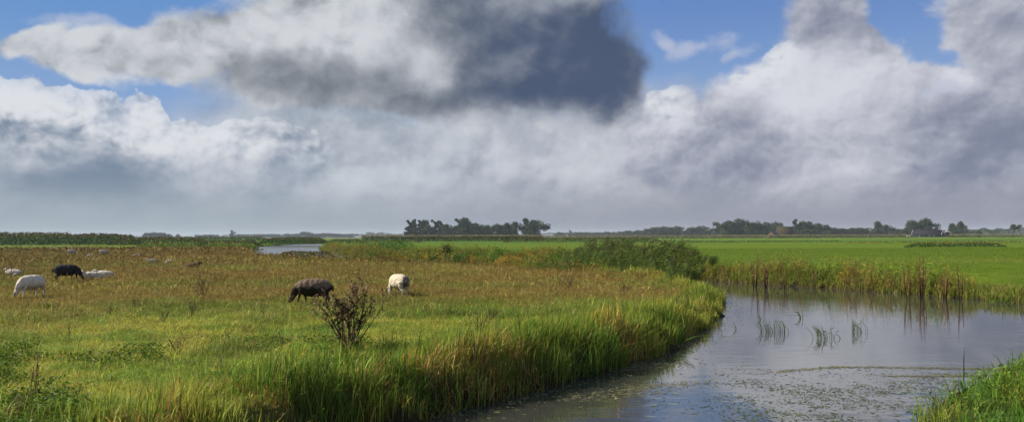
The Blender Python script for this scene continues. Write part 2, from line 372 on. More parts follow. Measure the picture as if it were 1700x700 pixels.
def ground():
    xs = axis(-5200, 5200, 0.22, 0.020); ys = axis(-60, 5200, 0.22, 0.016)
    # the ground needs its fine steps where the banks are, not only at the origin
    Xg, Yg = np.meshgrid(xs, ys); x = Xg.ravel(); y = Yg.ravel()
    d = wdist(x, y); z = ground_z(x, y, d)
    mc, rust = meadow_col(x, y); mc = mc * 0.55
    r = np.hypot(x, y)
    past = mix(np.array((0.056, 0.100, 0.004)), np.array((0.084, 0.124, 0.007)), fbm(x * 0.4, y, 9, 61))
    past = mix(past, np.array((0.040, 0.082, 0.008)), sstep(fbm(x * 0.25, y, 60, 63, 3), 0.45, 0.72) * 0.8)
    past = mix(past, np.array((0.110, 0.125, 0.020)), sstep(fbm(x * 0.3, y, 14, 65, 3), 0.55, 0.75) * 0.5)
    # bands of the far fields
    past = mix(past, np.array((0.085, 0.13, 0.014)), sstep(y, 420, 460) * (1 - sstep(y, 600, 660)))
    past = mix(past, np.array((0.045, 0.10, 0.015)), sstep(y, 250, 270) * (1 - sstep(y, 330, 380)) * 0.8)
    past = mix(past, np.array((0.10, 0.12, 0.05)), sstep(y, 900, 1400) * 0.7)
    c = np.where((on_meadow(x, y))[:, None], mc, past)
    nr = on_near(x, y); c = np.where(nr[:, None], np.array((0.04, 0.07, 0.015)), c)
    mud = np.array((0.030, 0.022, 0.012)); c = mix(c, mud, 1 - sstep(d, 0.15, 0.8))
    nx = len(xs); ny = len(ys); i = np.arange(nx - 1)[None] + np.arange(ny - 1)[:, None] * nx; i = i.ravel()
    F_ = np.stack([i, i + 1, i + 1 + nx, i + nx], 1)
    m = material('soil_and_grass', 0.95, 0.05, noise=(0.9, 0.75, 1.2), bump=(7, 0.05))
    o = mesh_np('ground', np.stack([x, y, z], 1), F_.ravel(), np.full(len(F_), 4), m, c, smooth=True); tag(o, kind='structure')
ground()

def water():
    m = bpy.data.materials.new('canal_water'); m.use_nodes = True; nt = m.node_tree; b = nt.nodes['Principled BSDF']
    b.inputs['Base Color'].default_value = (0.036, 0.036, 0.032, 1); 
    gy = nt.nodes.new('ShaderNodeNewGeometry'); sx = nt.nodes.new('ShaderNodeSeparateXYZ'); nt.links.new(gy.outputs['Position'], sx.inputs[0]); ry = nt.nodes.new('ShaderNodeMapRange'); ry.inputs['From Min'].default_value = 40; ry.inputs['From Max'].default_value = 160; ry.inputs['To Min'].default_value = 0.035; ry.inputs['To Max'].default_value = 0.14; nt.links.new(sx.outputs[1], ry.inputs[0]); nt.links.new(ry.outputs[0], b.inputs['Roughness'])
    b.inputs['IOR'].default_value = 1.75; b.inputs['Specular IOR Level'].default_value = 0.7
    g = nt.nodes.new('ShaderNodeNewGeometry'); mp = nt.nodes.new('ShaderNodeMapping'); mp.inputs['Scale'].default_value = (0.6, 1.5, 1); nt.links.new(g.outputs['Position'], mp.inputs[0])
    n1 = nt.nodes.new('ShaderNodeTexNoise'); n1.inputs['Scale'].default_value = 1.8; n1.inputs['Detail'].default_value = 3; nt.links.new(mp.outputs[0], n1.inputs[0])
    n2 = nt.nodes.new('ShaderNodeTexNoise'); n2.inputs['Scale'].default_value = 0.22; n2.inputs['Detail'].default_value = 2; nt.links.new(g.outputs['Position'], n2.inputs[0])
    mr = nt.nodes.new('ShaderNodeMapRange'); mr.inputs['From Min'].default_value = 0.40; mr.inputs['From Max'].default_value = 0.65; mr.inputs['To Min'].default_value = 0.12; mr.inputs['To Max'].default_value = 1.0; nt.links.new(n2.outputs[0], mr.inputs[0])
    bp = nt.nodes.new('ShaderNodeBump'); bp.inputs['Distance'].default_value = 0.011; nt.links.new(mr.outputs[0], bp.inputs['Strength']); nt.links.new(n1.outputs[0], bp.inputs['Height']); nt.links.new(bp.outputs[0], b.inputs['Normal'])
    V = [(-230, 3, WZ), (60, 3, WZ), (60, 480, WZ), (-230, 480, WZ)]
    o = mesh_np('water', V, [0, 1, 2, 3], [4], m); tag(o, kind='structure')
water()
def haze():
    m = bpy.data.materials.new('haze'); m.use_nodes = True; nt = m.node_tree; nt.nodes.clear(); out = nt.nodes.new('ShaderNodeOutputMaterial')
    v = nt.nodes.new('ShaderNodeVolumePrincipled'); v.inputs['Color'].default_value = (0.80, 0.88, 1.0, 1); v.inputs['Density'].default_value = HAZE_D; v.inputs['Anisotropy'].default_value = 0.0
    nt.links.new(v.outputs[0], out.inputs['Volume'])
    g = Geo(); g.box(-5400, -200, -3, 5400, 5400, 34); o = g.build('haze', m); tag(o, kind='stuff')
HAZE_D = 0.00008
haze()
scene.cycles.volume_bounces = 0; scene.cycles.max_bounces = 6; scene.cycles.diffuse_bounces = 3; scene.cycles.glossy_bounces = 3; scene.cycles.transmission_bounces = 4; scene.cycles.transparent_max_bounces = 4
scene.cycles.caustics_reflective = False; scene.cycles.caustics_refractive = False; scene.cycles.use_adaptive_sampling = True; scene.cycles.adaptive_threshold = 0.02; scene.cycles.use_denoising = True
scene.cycles.sample_clamp_indirect = 4
# ---------------------------------------------------------------- grass and reeds
def blades(x, y, z, h, w, c0, c1, lean=0.35, segs=2, wind=(0.06, 0.0), flop=None):
    """bent tapering blades; returns a Geo-ready (V, tris/quads split, C)"""
    n = len(x); a = rng.uniform(0, 2 * np.pi, n); la = rng.uniform(0, 2 * np.pi, n); ln = rng.gamma(2.0, lean / 2, n)
    if flop is not None: ln = ln * flop
    ln = np.clip(ln, 0, 1.6)
    dx = np.cos(la) * ln + wind[0]; dy = np.sin(la) * ln + wind[1]
    sx = np.cos(a) * w / 2; sy = np.sin(a) * w / 2
    V = []; C = []
    for i in range(segs):
        t = i / segs; k = t * t
        ht = h * t * (1 - 0.25 * np.minimum(ln, 1) * t); ww = (1 - 0.45 * t)
        cx = x + dx * h * k; cy = y + dy * h * k
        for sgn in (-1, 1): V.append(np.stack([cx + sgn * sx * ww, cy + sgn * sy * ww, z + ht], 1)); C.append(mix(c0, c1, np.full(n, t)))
    V.append(np.stack([x + dx * h, y + dy * h, z + h * (1 - 0.35 * np.minimum(ln, 1))], 1)); C.append(c1)
    V = np.stack(V, 1); C = np.stack(C, 1); k = V.shape[1]
    base = np.arange(n)[:, None] * k
    quads = np.concatenate([base + np.array([2 * i, 2 * i + 1, 2 * i + 3, 2 * i + 2]) for i in range(segs - 1)]) if segs > 1 else None
    tris = base + np.array([2 * segs - 2, 2 * segs - 1, 2 * segs])
    return V.reshape(-1, 3), quads, tris, C.reshape(-1, 3)
def add_blades(g, *a, **k):
    V, q, t, C = blades(*a, **k)
    off = g.n; g.V.append(V); g.C.append(C)
    if q is not None: g.L.append((q + off).ravel()); g.N.append(np.full(len(q), 4))
    g.L.append((t + off).ravel()); g.N.append(np.full(len(t), 3)); g.n += len(V)
def leaves(g, x, y, z, size, c, aspect=0.55, up=0.5, droop=None):
    """little rhombic leaves at random attitudes"""
    n = len(x); d = rng.normal(size=(n, 3)); d[:, 2] *= up; d /= np.linalg.norm(d, axis=1)[:, None]
    e = rng.normal(size=(n, 3)); e -= d * (d * e).sum(1)[:, None]; e /= np.linalg.norm(e, axis=1)[:, None]
    s = (size * np.ones(n))[:, None]; p = np.stack([x, y, z], 1)
    V = np.stack([p - d * s / 2, p + e * s * aspect / 2, p + d * s / 2, p - e * s * aspect / 2], 1).reshape(-1, 3)
    F_ = np.arange(n)[:, None] * 4 + np.arange(4)
    g.add(V, F_, np.repeat(np.broadcast_to(c, (n, 3)), 4, 0))
def frustum(y0, y1, dens, extra=2.0, k=0.70, xlo=-1e9, xhi=1e9):
    """uniform points over the part of the land one can see between y0 and y1"""
    area = (y1 - y0) * (k * (y1 + y0) + 2 * extra); n = int(area * dens)
    y = np.sqrt(rng.uniform(0, 1, n) * ((y1 + extra / k) ** 2 - (y0 + extra / k) ** 2) + (y0 + extra / k) ** 2) - extra / k
    x = rng.uniform(-1, 1, n) * (k * y + extra); m = (x > xlo) & (x < xhi); return x[m], y[m]
def jit(c, n, s=0.18): return c * rng.lognormal(0, s, (n, 1)) * rng.lognormal(0, s * 0.35, (n, 3))
def along(pts, n, w0, w1, side):
    """points in a strip beside a bank line: side +1 = to the left of its direction of travel"""
    pts = np.asarray(pts, float); s = np.diff(pts, axis=0); L = np.hypot(s[:, 0], s[:, 1]); cum = np.concatenate([[0], np.cumsum(L)])
    t = rng.uniform(0, cum[-1], n); i = np.clip(np.searchsorted(cum, t) - 1, 0, len(L) - 1); f = (t - cum[i]) / L[i]
    p = pts[i] + s[i] * f[:, None]; nrm = np.stack([-s[i][:, 1], s[i][:, 0]], 1) / L[i][:, None]
    o = rng.uniform(w0, w1, n); p = p + nrm * (side * o)[:, None]; return p[:, 0], p[:, 1], o

def meadow_grass():
    g = Geo()
    for (y0, y1, dens, w, h, sg) in ((6, 13, 2000, .0065, .075, 2), (13, 20, 1200, .009, .085, 2), (20, 32, 520, .013, .11, 2), (32, 55, 160, .024, .14, 2), (55, 110, 36, .05, .18, 1), (110, 210, 6, .12, .24, 1), (210, 330, 2, .22, .26, 1)):
        x, y = frustum(y0, y1, dens)
        d = wdist(x, y); m = on_meadow(x, y) & (d > 0.45); x, y, d = x[m], y[m], d[m]
        tuft = fbm(x, y, 0.55, 71, 2); big = fbm(x, y, 2.3, 73, 2)
        keep = rng.uniform(0, 1, len(x)) < 0.35 + 0.9 * tuft; x, y, d, tuft, big = x[keep], y[keep], d[keep], tuft[keep], big[keep]
        c, rust = meadow_col(x, y); n = len(x)
        lush = sstep(big, 0.5, 0.7) * (1 - rust) * (1 - sstep(y, 18, 30))
        c = mix(c, C_LUSH, lush * 0.7)
        st = rng.uniform(0, 1, n) < 0.10 + 0.16 * rust; c = np.where(st[:, None], C_STRAW, c)
        c = jit(c, n, 0.42)
        hh = h * rng.lognormal(0, 0.40, n) * (0.4 + 1.2 * tuft) * (1 + 0.7 * lush)
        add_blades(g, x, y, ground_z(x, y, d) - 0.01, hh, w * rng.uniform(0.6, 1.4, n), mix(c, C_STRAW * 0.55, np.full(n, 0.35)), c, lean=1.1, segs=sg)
    tag(g.build('meadow_grass', MAT['leaf']), 'rusty and green grazed meadow grass filling the left side', 'grass', kind='stuff')
    g = Geo()     # seeding stalks standing over the turf
    for (y0, y1, dens, w, h) in ((9, 20, 8, .005, .26), (20, 34, 26, .008, .26), (34, 60, 15, .016, .30), (60, 110, 4.5, .035, .36), (110, 200, 1.2, .08, .45)):
        x, y = frustum(y0, y1, dens); d = wdist(x, y); m = on_meadow(x, y) & (d > 0.9); x, y, d = x[m], y[m], d[m]
        c, rust = meadow_col(x, y); keep = rng.uniform(0, 1, len(x)) < 0.12 + 0.9 * rust; x, y, d, c = x[keep], y[keep], d[keep], c[keep]; n = len(x)
        c = jit(mix(C_RUST, C_STRAW, rng.uniform(0, 0.6, n)), n, 0.25); hh = h * rng.lognormal(0, 0.28, n); zz = ground_z(x, y, d)
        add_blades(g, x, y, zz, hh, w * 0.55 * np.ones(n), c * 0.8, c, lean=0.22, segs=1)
        # seed heads
        k = 3
        for j in range(k): leaves(g, x + rng.normal(0, 0.03, n), y + rng.normal(0, 0.03, n), zz + hh * (0.72 + 0.1 * j), w * 4.0, c * 1.05, 0.4, 2.0)
    tag(g.build('seeding_grass', MAT['stem']), 'thin rusty seed stalks standing above the meadow turf', 'grass', kind='stuff')
meadow_grass()

def bank_grass():
    """the tall bright fringe along the near canal bank"""
    g = Geo(); line = LEFT_BANK[1:14]
    for (n, w0, w1, h, w, kind) in ((46000, -0.05, 1.5, .39, .011, 0), (22000, -0.15, 1.1, .48, .017, 1), (16000, 1.0, 2.9, .22, .010, 0)):
        x, y, o = along(line, n, w0, w1, 1); 
        keep = rng.uniform(0, 1, n) < (0.25 + 1.1 * fbm(x, y, 0.7, 81, 2)) * np.where(y > 32, 1.0, 1.0); x, y, o = x[keep], y[keep], o[keep]
        d = wdist(x, y); m = d > -0.12; x, y, o, d = x[m], y[m], o[m], d[m]; n = len(x)
        patch = fbm(x, y, 1.5, 83, 3); dead = fbm(x, y, 1.1, 85, 2)
        c = mix(mix(C_GREEN * 1.15, C_YG * 1.0, sstep(patch, 0.42, 0.72)), C_LUSH * 1.2, (1 - sstep(patch, 0.2, 0.42)) * 0.8)
        u = rng.uniform(0, 1, n); dd = sstep(dead, 0.52, 0.72)
        isd = u < 0.08 + 0.55 * dd * (o < 0.9); c = np.where(isd[:, None], mix(C_ORANGE, C_STRAW, rng.uniform(0, 1, n)), c)
        c = jit(c * 1.22, n, 0.34); hh = h * rng.lognormal(0, 0.34 if kind == 1 else 0.28, n) * (0.35 + 1.3 * sstep(fbm(x, y, 0.8, 87, 2), .2, .8)) * np.where(isd, 0.72, 1) * (1 - 0.58 * sstep(y, 15, 30))
        hh = np.minimum(hh, 0.62 + 0.08 * rng.normal(0, 1, n))
        ww = w * rng.uniform(0.6, 1.5, n) * (1 + np.maximum(y - 14, 0) / 30)
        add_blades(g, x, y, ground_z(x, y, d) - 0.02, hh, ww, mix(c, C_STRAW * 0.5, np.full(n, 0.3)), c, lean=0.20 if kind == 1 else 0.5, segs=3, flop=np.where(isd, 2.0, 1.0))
    tag(g.build('bank_grass', MAT['leaf']), 'tall bright yellow green grass fringing the near canal bank', 'grass', kind='stuff')
bank_grass()

def near_patch():
    g = Geo(); x, y = rng.uniform(4.5, 16, 26000), rng.uniform(9.5, 20, 26000)
    d = wdist(x, y); m = on_near(x, y) & (d > -0.12) & (d < 3.5); x, y, d = x[m], y[m], d[m]; n = len(x)
    keep = rng.uniform(0, 1, n) < 0.15 + 1.2 * fbm(x, y, 0.6, 91, 2); x, y, d = x[keep], y[keep], d[keep]; n = len(x)
    c = jit(mix(C_LUSH * 1.2, C_YG * .9, sstep(fbm(x, y, 0.8, 93, 2), 0.4, 0.8)), n, 0.3)
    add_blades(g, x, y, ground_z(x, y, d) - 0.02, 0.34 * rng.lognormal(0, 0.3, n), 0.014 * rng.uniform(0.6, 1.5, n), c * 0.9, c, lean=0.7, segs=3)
    x, y = rng.uniform(5.5, 15, 9000), rng.uniform(10.5, 19, 9000); d = wdist(x, y); m = on_near(x, y) & (d > -0.1) & (d < 2.5) & (fbm(x, y, 0.7, 95, 2) > 0.48); x, y, d = x[m], y[m], d[m]; n = len(x)
    leaves(g, x, y, ground_z(x, y, d) + rng.uniform(0.03, 0.34, n), rng.uniform(0.04, 0.09, n), jit(mix(C_LUSH * 1.3, C_YG, rng.uniform(0, .6, n)), n), 0.5, 0.5)
    tag(g.build('near_bank_grass', MAT['leaf']), 'lush leafy grass on the near right corner of the bank', 'grass', kind='stuff')
near_patch()

def pasture():
    g = Geo()
    for (y0, y1, dens, w, h) in ((28, 60, 70, .03, .045), (60, 130, 16, .07, .06)):
        x, y = frustum(y0, y1, dens); d = wdist(x, y); m = ~on_meadow(x, y) & ~on_near(x, y) & (d > 0.6); x, y, d = x[m], y[m], d[m]; n = len(x)
        c = jit(mix(np.array((0.058, 0.104, 0.005)), np.array((0.094, 0.136, 0.008)), fbm(x * 0.5, y, 6, 97, 3)), n, 0.14)
        add_blades(g, x, y, ground_z(x, y, d) - 0.01, h * rng.lognormal(0, .3, n), w * np.ones(n), c, c, lean=0.8, segs=1)
    tag(g.build('pasture_grass', MAT['leaf']), 'smooth bright green pasture grass beyond the canal', 'grass', kind='stuff')
pasture()

def herb_strip(g, x, y, d, hgt, cset, nl=14, size=0.09, w=0.02):
    """many leafy stems: a stem blade plus leaves up its length"""
    n = len(x); z = ground_z(x, y, d) - 0.02; hh = hgt * rng.lognormal(0, 0.22, n)
    k = rng.integers(0, len(cset), n); patch = (fbm(x, y, 2.2, 101, 2) * len(cset) * 1.4 - 0.2 * len(cset)).astype(int).clip(0, len(cset) - 1)
    k = np.where(rng.uniform(0, 1, n) < 0.72, patch, k); c = jit(np.array(cset)[k], n, 0.2)
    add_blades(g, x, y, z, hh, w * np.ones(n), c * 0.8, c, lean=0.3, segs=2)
    for j in range(nl):
        t = rng.uniform(0.05, 1.0, n); s = 0.10 * hh + 0.03
        leaves(g, x + rng.normal(0, 1, n) * s, y + rng.normal(0, 1, n) * s, z + hh * t, size * rng.uniform(0.6, 1.4, n), c * rng.uniform(0.75, 1.25, (n, 1)), 0.5, 1.0)
def far_bank():
    g = Geo()
    cs = [C_LUSH, C_GREEN * 1.1, C_LUSH * 1.4, C_YG * 1.2, C_OLIVE * 1.4, np.array((0.28, 0.22, 0.035)), np.array((0.16, 0.08, 0.035)), C_GREEN, np.array((0.24, 0.17, 0.045)), C_DARK * 1.5]
    x, y, o = along(RIGHT_BANK[7:21], 15000, -0.1, 2.6, 1)
    keep = rng.uniform(0, 1, len(x)) < 0.3 + 1.1 * fbm(x, y, 2.0, 103, 2); x, y = x[keep], y[keep]
    d = wdist(x, y); m = (d > -0.1); x, y, d = x[m], y[m], d[m]
    m = CX + F * x / y + 30 * (vn(x, y, 1, 5) - .5) < 1612; x, y, d = x[m], y[m], d[m]
    herb_strip(g, x, y, d, 0.66 * (0.12 + 1.4 * sstep(fbm(x, y, 1.9, 105, 2), .25, .75)), cs, 13, 0.085)
    x, y, o = along(RIGHT_BANK[12:22], 14000, -0.15, 1.6, 1); d = wdist(x, y); m = d > -0.12; x, y, d = x[m], y[m], d[m]; n = len(x)
    c = jit(mix(mix(C_GREEN, C_YG, fbm(x, y, 1.2, 107, 2)), C_STRAW * 0.7, 0.35 * sstep(fbm(x, y, 1.7, 109, 2), 0.5, 0.75)), n)
    add_blades(g, x, y, ground_z(x, y, d) - .03, 0.42 * np.where(CX + F * x / y < 1612, 1, .75) * rng.lognormal(0, .3, n), 0.03 * np.ones(n), mix(c, C_STRAW * .7, np.full(n, .5)), c, lean=0.5, segs=3)
    for ln_, sd_, nn, w1 in ((RIGHT_BANK[9:14], 1, 9000, 5.0), (LEFT_BANK[12:17], 1, 3500, 3.0)):
        x, y, o = along(ln_, nn, 0.0, w1, sd_); f = fbm(x, y, 3.2, 191, 3); m = rng.uniform(0, 1, nn) < 1.5 * sstep(f, .3, .7); x, y, f = x[m], y[m], f[m]; d = wdist(x, y); m = d > 0; x, y, d, f = x[m], y[m], d[m], f[m]
        herb_strip(g, x, y, d, (.78 if w1 > 4 else .5) * (0.25 + 1.2 * sstep(f, .35, .75)), [C_YG * 1.1, C_OLIVE * 1.3, C_LUSH, C_DARK * 2, np.array((0.28, 0.20, 0.03)), C_RUST * .8, C_GREEN], 10, 0.13, .03)
    tag(g.build('far_bank_herbs', MAT['leaf']), 'yellowing herbs and rushes lining the far canal bank', 'herbs', kind='stuff')
    # low trampled grass at the right hand end of that bank
    g = Geo(); x, y = rng.uniform(17, 30, 30000), rng.uniform(26, 38, 30000); d = wdist(x, y); m = ~on_near(x, y) & (d > -0.1) & (d < 3.2) & (y > 26.5) & (x > 16.8 + (36 - y) * 0.1); x, y, d = x[m], y[m], d[m]; n = len(x)
    c = jit(mix(C_LUSH * 1.2, C_YG, 0.5 * fbm(x, y, 1, 111, 2)), n); add_blades(g, x, y, ground_z(x, y, d) - .02, .22 * rng.lognormal(0, .3, n), .022 * np.ones(n), c, c, lean=.7, segs=2)
    tag(g.build('water_edge_grass', MAT['leaf']), 'low green grass at the water edge by the pasture', 'grass', kind='stuff')
    # back of the meadow: weeds along its far edge
    g = Geo(); x, y, o = along(LEFT_BANK[12:22], 9000, 0.1, 4.0, 1)
    keep = rng.uniform(0, 1, len(x)) < 1.6 * (fbm(x, y, 4.0, 113, 2) - 0.2); x, y = x[keep], y[keep]; d = wdist(x, y); m = d > 0.0; x, y, d = x[m], y[m], d[m]
    herb_strip(g, x, y, d, np.where((x < -9) & (x > -50), .35, 1) * 0.42 * (0.4 + 1.0 * fbm(x, y, 3, 115, 2)), [C_OLIVE, C_RUST * 0.7, C_DARK * 1.6, C_GREEN, C_YG], 6, 0.11, 0.025)
    tag(g.build('meadow_edge_weeds', MAT['leaf']), 'brown and green weeds along the far edge of the meadow', 'weeds', kind='stuff')
far_bank()

def reed_bed():
    g = Geo(); n = 6600
    px = rng.uniform(0, 1, n); # between the two ends of the bed, along the far bank
    A = np.array(warp((4.2, 62.0))); B = np.array(warp((10.9, 46.9))); p = A + (B - A) * px[:, None]; nrm = np.array((0.88, 0.47)); o = rng.uniform(-1.9, 1.3, n); p = p + nrm * o[:, None]
    x, y = p[:, 0], p[:, 1]; keep = rng.uniform(0, 1, n) < 0.10 + 1.2 * sstep(fbm(x, y, 1.0, 121, 2), .25, .7); x, y, px = x[keep], y[keep], px[keep]; n = len(x)
    d = wdist(x, y); z = np.maximum(ground_z(x, y, d), WZ - 0.1) - 0.02
    hh = 1.24 * rng.normal(1, 0.22, n) * (0.72 + 0.5 * fbm(x, y, 1.3, 123, 2)) * (1 - 0.62 * sstep(np.abs(px - 0.5), 0.30, 0.5)) - z * 0.4
    hh = np.clip(hh, 0.6, 2.1)
    cd = jit(mix(np.array((0.040, 0.072, 0.014)), np.array((0.100, 0.135, 0.024)), rng.uniform(0, 1, n)), n)
    add_blades(g, x, y, z, hh, 0.02 * np.ones(n), cd, cd, lean=0.14, segs=3, wind=(0.20, 0))
    for j in range(9):
        t = rng.uniform(0.25, 0.98, n); a = rng.uniform(0, 2 * np.pi, n); ln = rng.uniform(0.25, 0.5, n); c = cd * rng.uniform(0.6, 2.2, (n, 1))  # some leaves coloured much lighter to stand for highlights
        x0 = x + 0.13 * hh * t * t; z0 = z + hh * t; xe = x0 + np.cos(a) * ln * 0.6 + 0.22; ye = y + np.sin(a) * ln * 0.6; ze = z0 + ln * rng.uniform(0.1, 0.7, n)
        V = np.stack([np.stack([x0, y, z0 - 0.02], 1), np.stack([(x0 + xe) / 2, (y + ye) / 2, (z0 + ze) / 2 + 0.05], 1), np.stack([xe, ye, ze], 1), np.stack([(x0 + xe) / 2, (y + ye) / 2, (z0 + ze) / 2 + 0.005], 1)], 1).reshape(-1, 3)
        g.add(V, np.arange(n)[:, None] * 4 + np.arange(4), np.repeat(c, 4, 0))
    # taller single stems that break the top line
    k = rng.uniform(0, 1, n) < 0.10; xt, yt, zt = x[k], y[k], z[k]; kk = len(xt); ht = hh[k] * rng.uniform(1.05, 1.38, kk)
    add_blades(g, xt, yt, zt, ht, 0.022 * np.ones(kk), cd[k], cd[k] * 1.3, lean=0.10, segs=3, wind=(0.18, 0))
    for j in range(4): leaves(g, xt + 0.18 * ht + 0.02 * j, yt, zt + ht * (0.92 + 0.03 * j), 0.12, jit(np.array((0.085, 0.060, 0.035)), kk), 0.35, 2.0)
    # feathery purple-brown heads
    m = rng.uniform(0, 1, n) < 0.35; xx, yy, zz, h2 = x[m], y[m], z[m], hh[m]; k = len(xx)
    for j in range(4): leaves(g, xx + 0.13 * h2 + 0.02 * j, yy, zz + h2 * (0.93 + 0.035 * j), 0.14, jit(np.array((0.075, 0.055, 0.035)), k), 0.35, 2.0)
    tag(g.build('reed_bed', MAT['leaf']), 'dense dark green reed bed leaning over the far bank', 'reeds', kind='stuff')
reed_bed()

def belt():
    """dark scrub and reeds along the horizon at the left"""
    g = Geo()
    def row(px0, px1, Y, depth, h, n, cs, size, seed, lump=7):
        h0 = hz((px0 + px1) / 2); ytop = 388 + F * (CAMZ - h) / Y; Y1 = 1 / (1 / Y - (h0 - 388) / 2801); depth = depth * Y1 / Y; size = size * (Y1 / Y) ** .7; lump = lump * Y1 / Y
        h = CAMZ - (ytop - h0) * Y1 / F; Y = Y1
        px = rng.uniform(px0, px1, n); yy = Y + rng.uniform(0, depth, n); x = (px - CX) / F * yy
        top = h * (0.62 + 0.55 * fbm(x, yy, lump, seed, 3)) * sstep(np.minimum(px - px0, px1 - px), -2, 18)
        z = top * (1 - rng.uniform(0, 1, n) ** 1.7); c = jit(np.array(cs)[rng.integers(0, len(cs), n)], n, 0.3)
        c = np.where(((z > top * 0.85) & (rng.uniform(0, 1, n) < .4))[:, None], np.array((0.10, 0.05, 0.03)), c)
        leaves(g, x, yy, z, size * rng.uniform(.6, 1.4, n), c, 0.6, 1.2)
    dk = [C_DARK, C_DARK * 1.5, np.array((0.035, 0.05, 0.018))]; lg = [C_LUSH, C_GREEN, C_DARK * 2, C_YG * .8]
    row(-90, 235, 150, 30, 2.15, 14000, dk, 0.42, 131); row(-90, 130, 190, 20, 2.7, 4000, dk, 0.5, 137)
    row(180, 350, 150, 22, 1.45, 5000, dk + [C_OLIVE], 0.36, 133); row(225, 345, 132, 10, 0.75, 2500, lg, 0.3, 135)
    row(335, 430, 118, 60, 0.85, 6000, lg, 0.3, 139)
    row(325, 438, 132, 14, 1.0, 4500, dk + [C_LUSH, C_LUSH], 0.3, 181, 3); row(425, 548, 172, 8, 1.15, 4500, dk + [C_LUSH], 0.3, 183, 4)
    row(280, 450, 236, 22, 1.35, 4500, dk + [C_LUSH], 0.45, 141); row(438, 545, 216, 24, 1.2, 4500, dk + [C_LUSH], 0.45, 159); row(540, 610, 170, 60, 0.9, 2500, lg + dk, 0.4, 143)
    tag(g.build('scrub_belt', MAT['leaf']), 'low dark scrub and reeds along the left horizon', 'scrub', kind='stuff')
    g = Geo()
    row(835, 1100, 210, 14, 1.05, 5000, dk + [C_OLIVE, C_OLIVE], 0.35, 145); row(1500, 1670, 128, 8, 0.62, 3000, dk + [C_LUSH, C_GREEN], 0.26, 147, 3); row(456, 560, 68, 4, 0.62, 2200, [C_OLIVE, C_RUST * .7, C_DARK * 2], 0.14, 157, 1.1); row(600, 700, 190, 30, 0.7, 1200, dk + lg, 0.3, 151)
    row(1000, 1400, 200, 4, 0.35, 1500, dk + [C_OLIVE], 0.3, 149); row(1400, 1700, 190, 4, 0.35, 1500, [C_OLIVE, C_YG], 0.3, 153); row(740, 840, 225, 5, 0.8, 700, dk, 0.3, 155)
    tag(g.build('ditch_reeds', MAT['leaf']), 'dark reeds marking the ditches across the green pasture', 'reeds', kind='stuff')
    # maize standing below the horizon at the right
    g = Geo(); n = 26000; px = rng.uniform(880, 1800, n); yy = 560 + rng.uniform(0, 10, n) + 10 * (px > 1400); x = (px - CX) / F * yy; z = 2.5 * (1 - rng.uniform(0, 1, n) ** 2)
    m = (px < 1515) | (px > 1575); px, yy, x, z = px[m], yy[m], x[m], z[m]; n = len(x)
    leaves(g, x, yy, z, rng.uniform(.4, .9, n), jit(np.where((z > 1.6)[:, None], np.array((0.20, 0.17, 0.09)), np.array((0.07, 0.10, 0.03))), n, .15), 0.6, 0.6)
    n = 12000; px = rng.uniform(600, 900, n); yy = 380 + rng.uniform(0, 10, n); x = (px - CX) / F * yy; z = 2.75 * (1 - rng.uniform(0, 1, n) ** 2)
    leaves(g, x, yy, z, rng.uniform(.4, .9, n), jit(np.where((z > 2.1)[:, None], np.array((0.20, 0.18, 0.09)), np.array((0.06, 0.09, 0.03))), n, .15), 0.6, 0.6)
    tag(g.build('maize_field', MAT['leaf']), 'pale topped strip of maize below the distant trees', 'crop', kind='stuff')
belt()

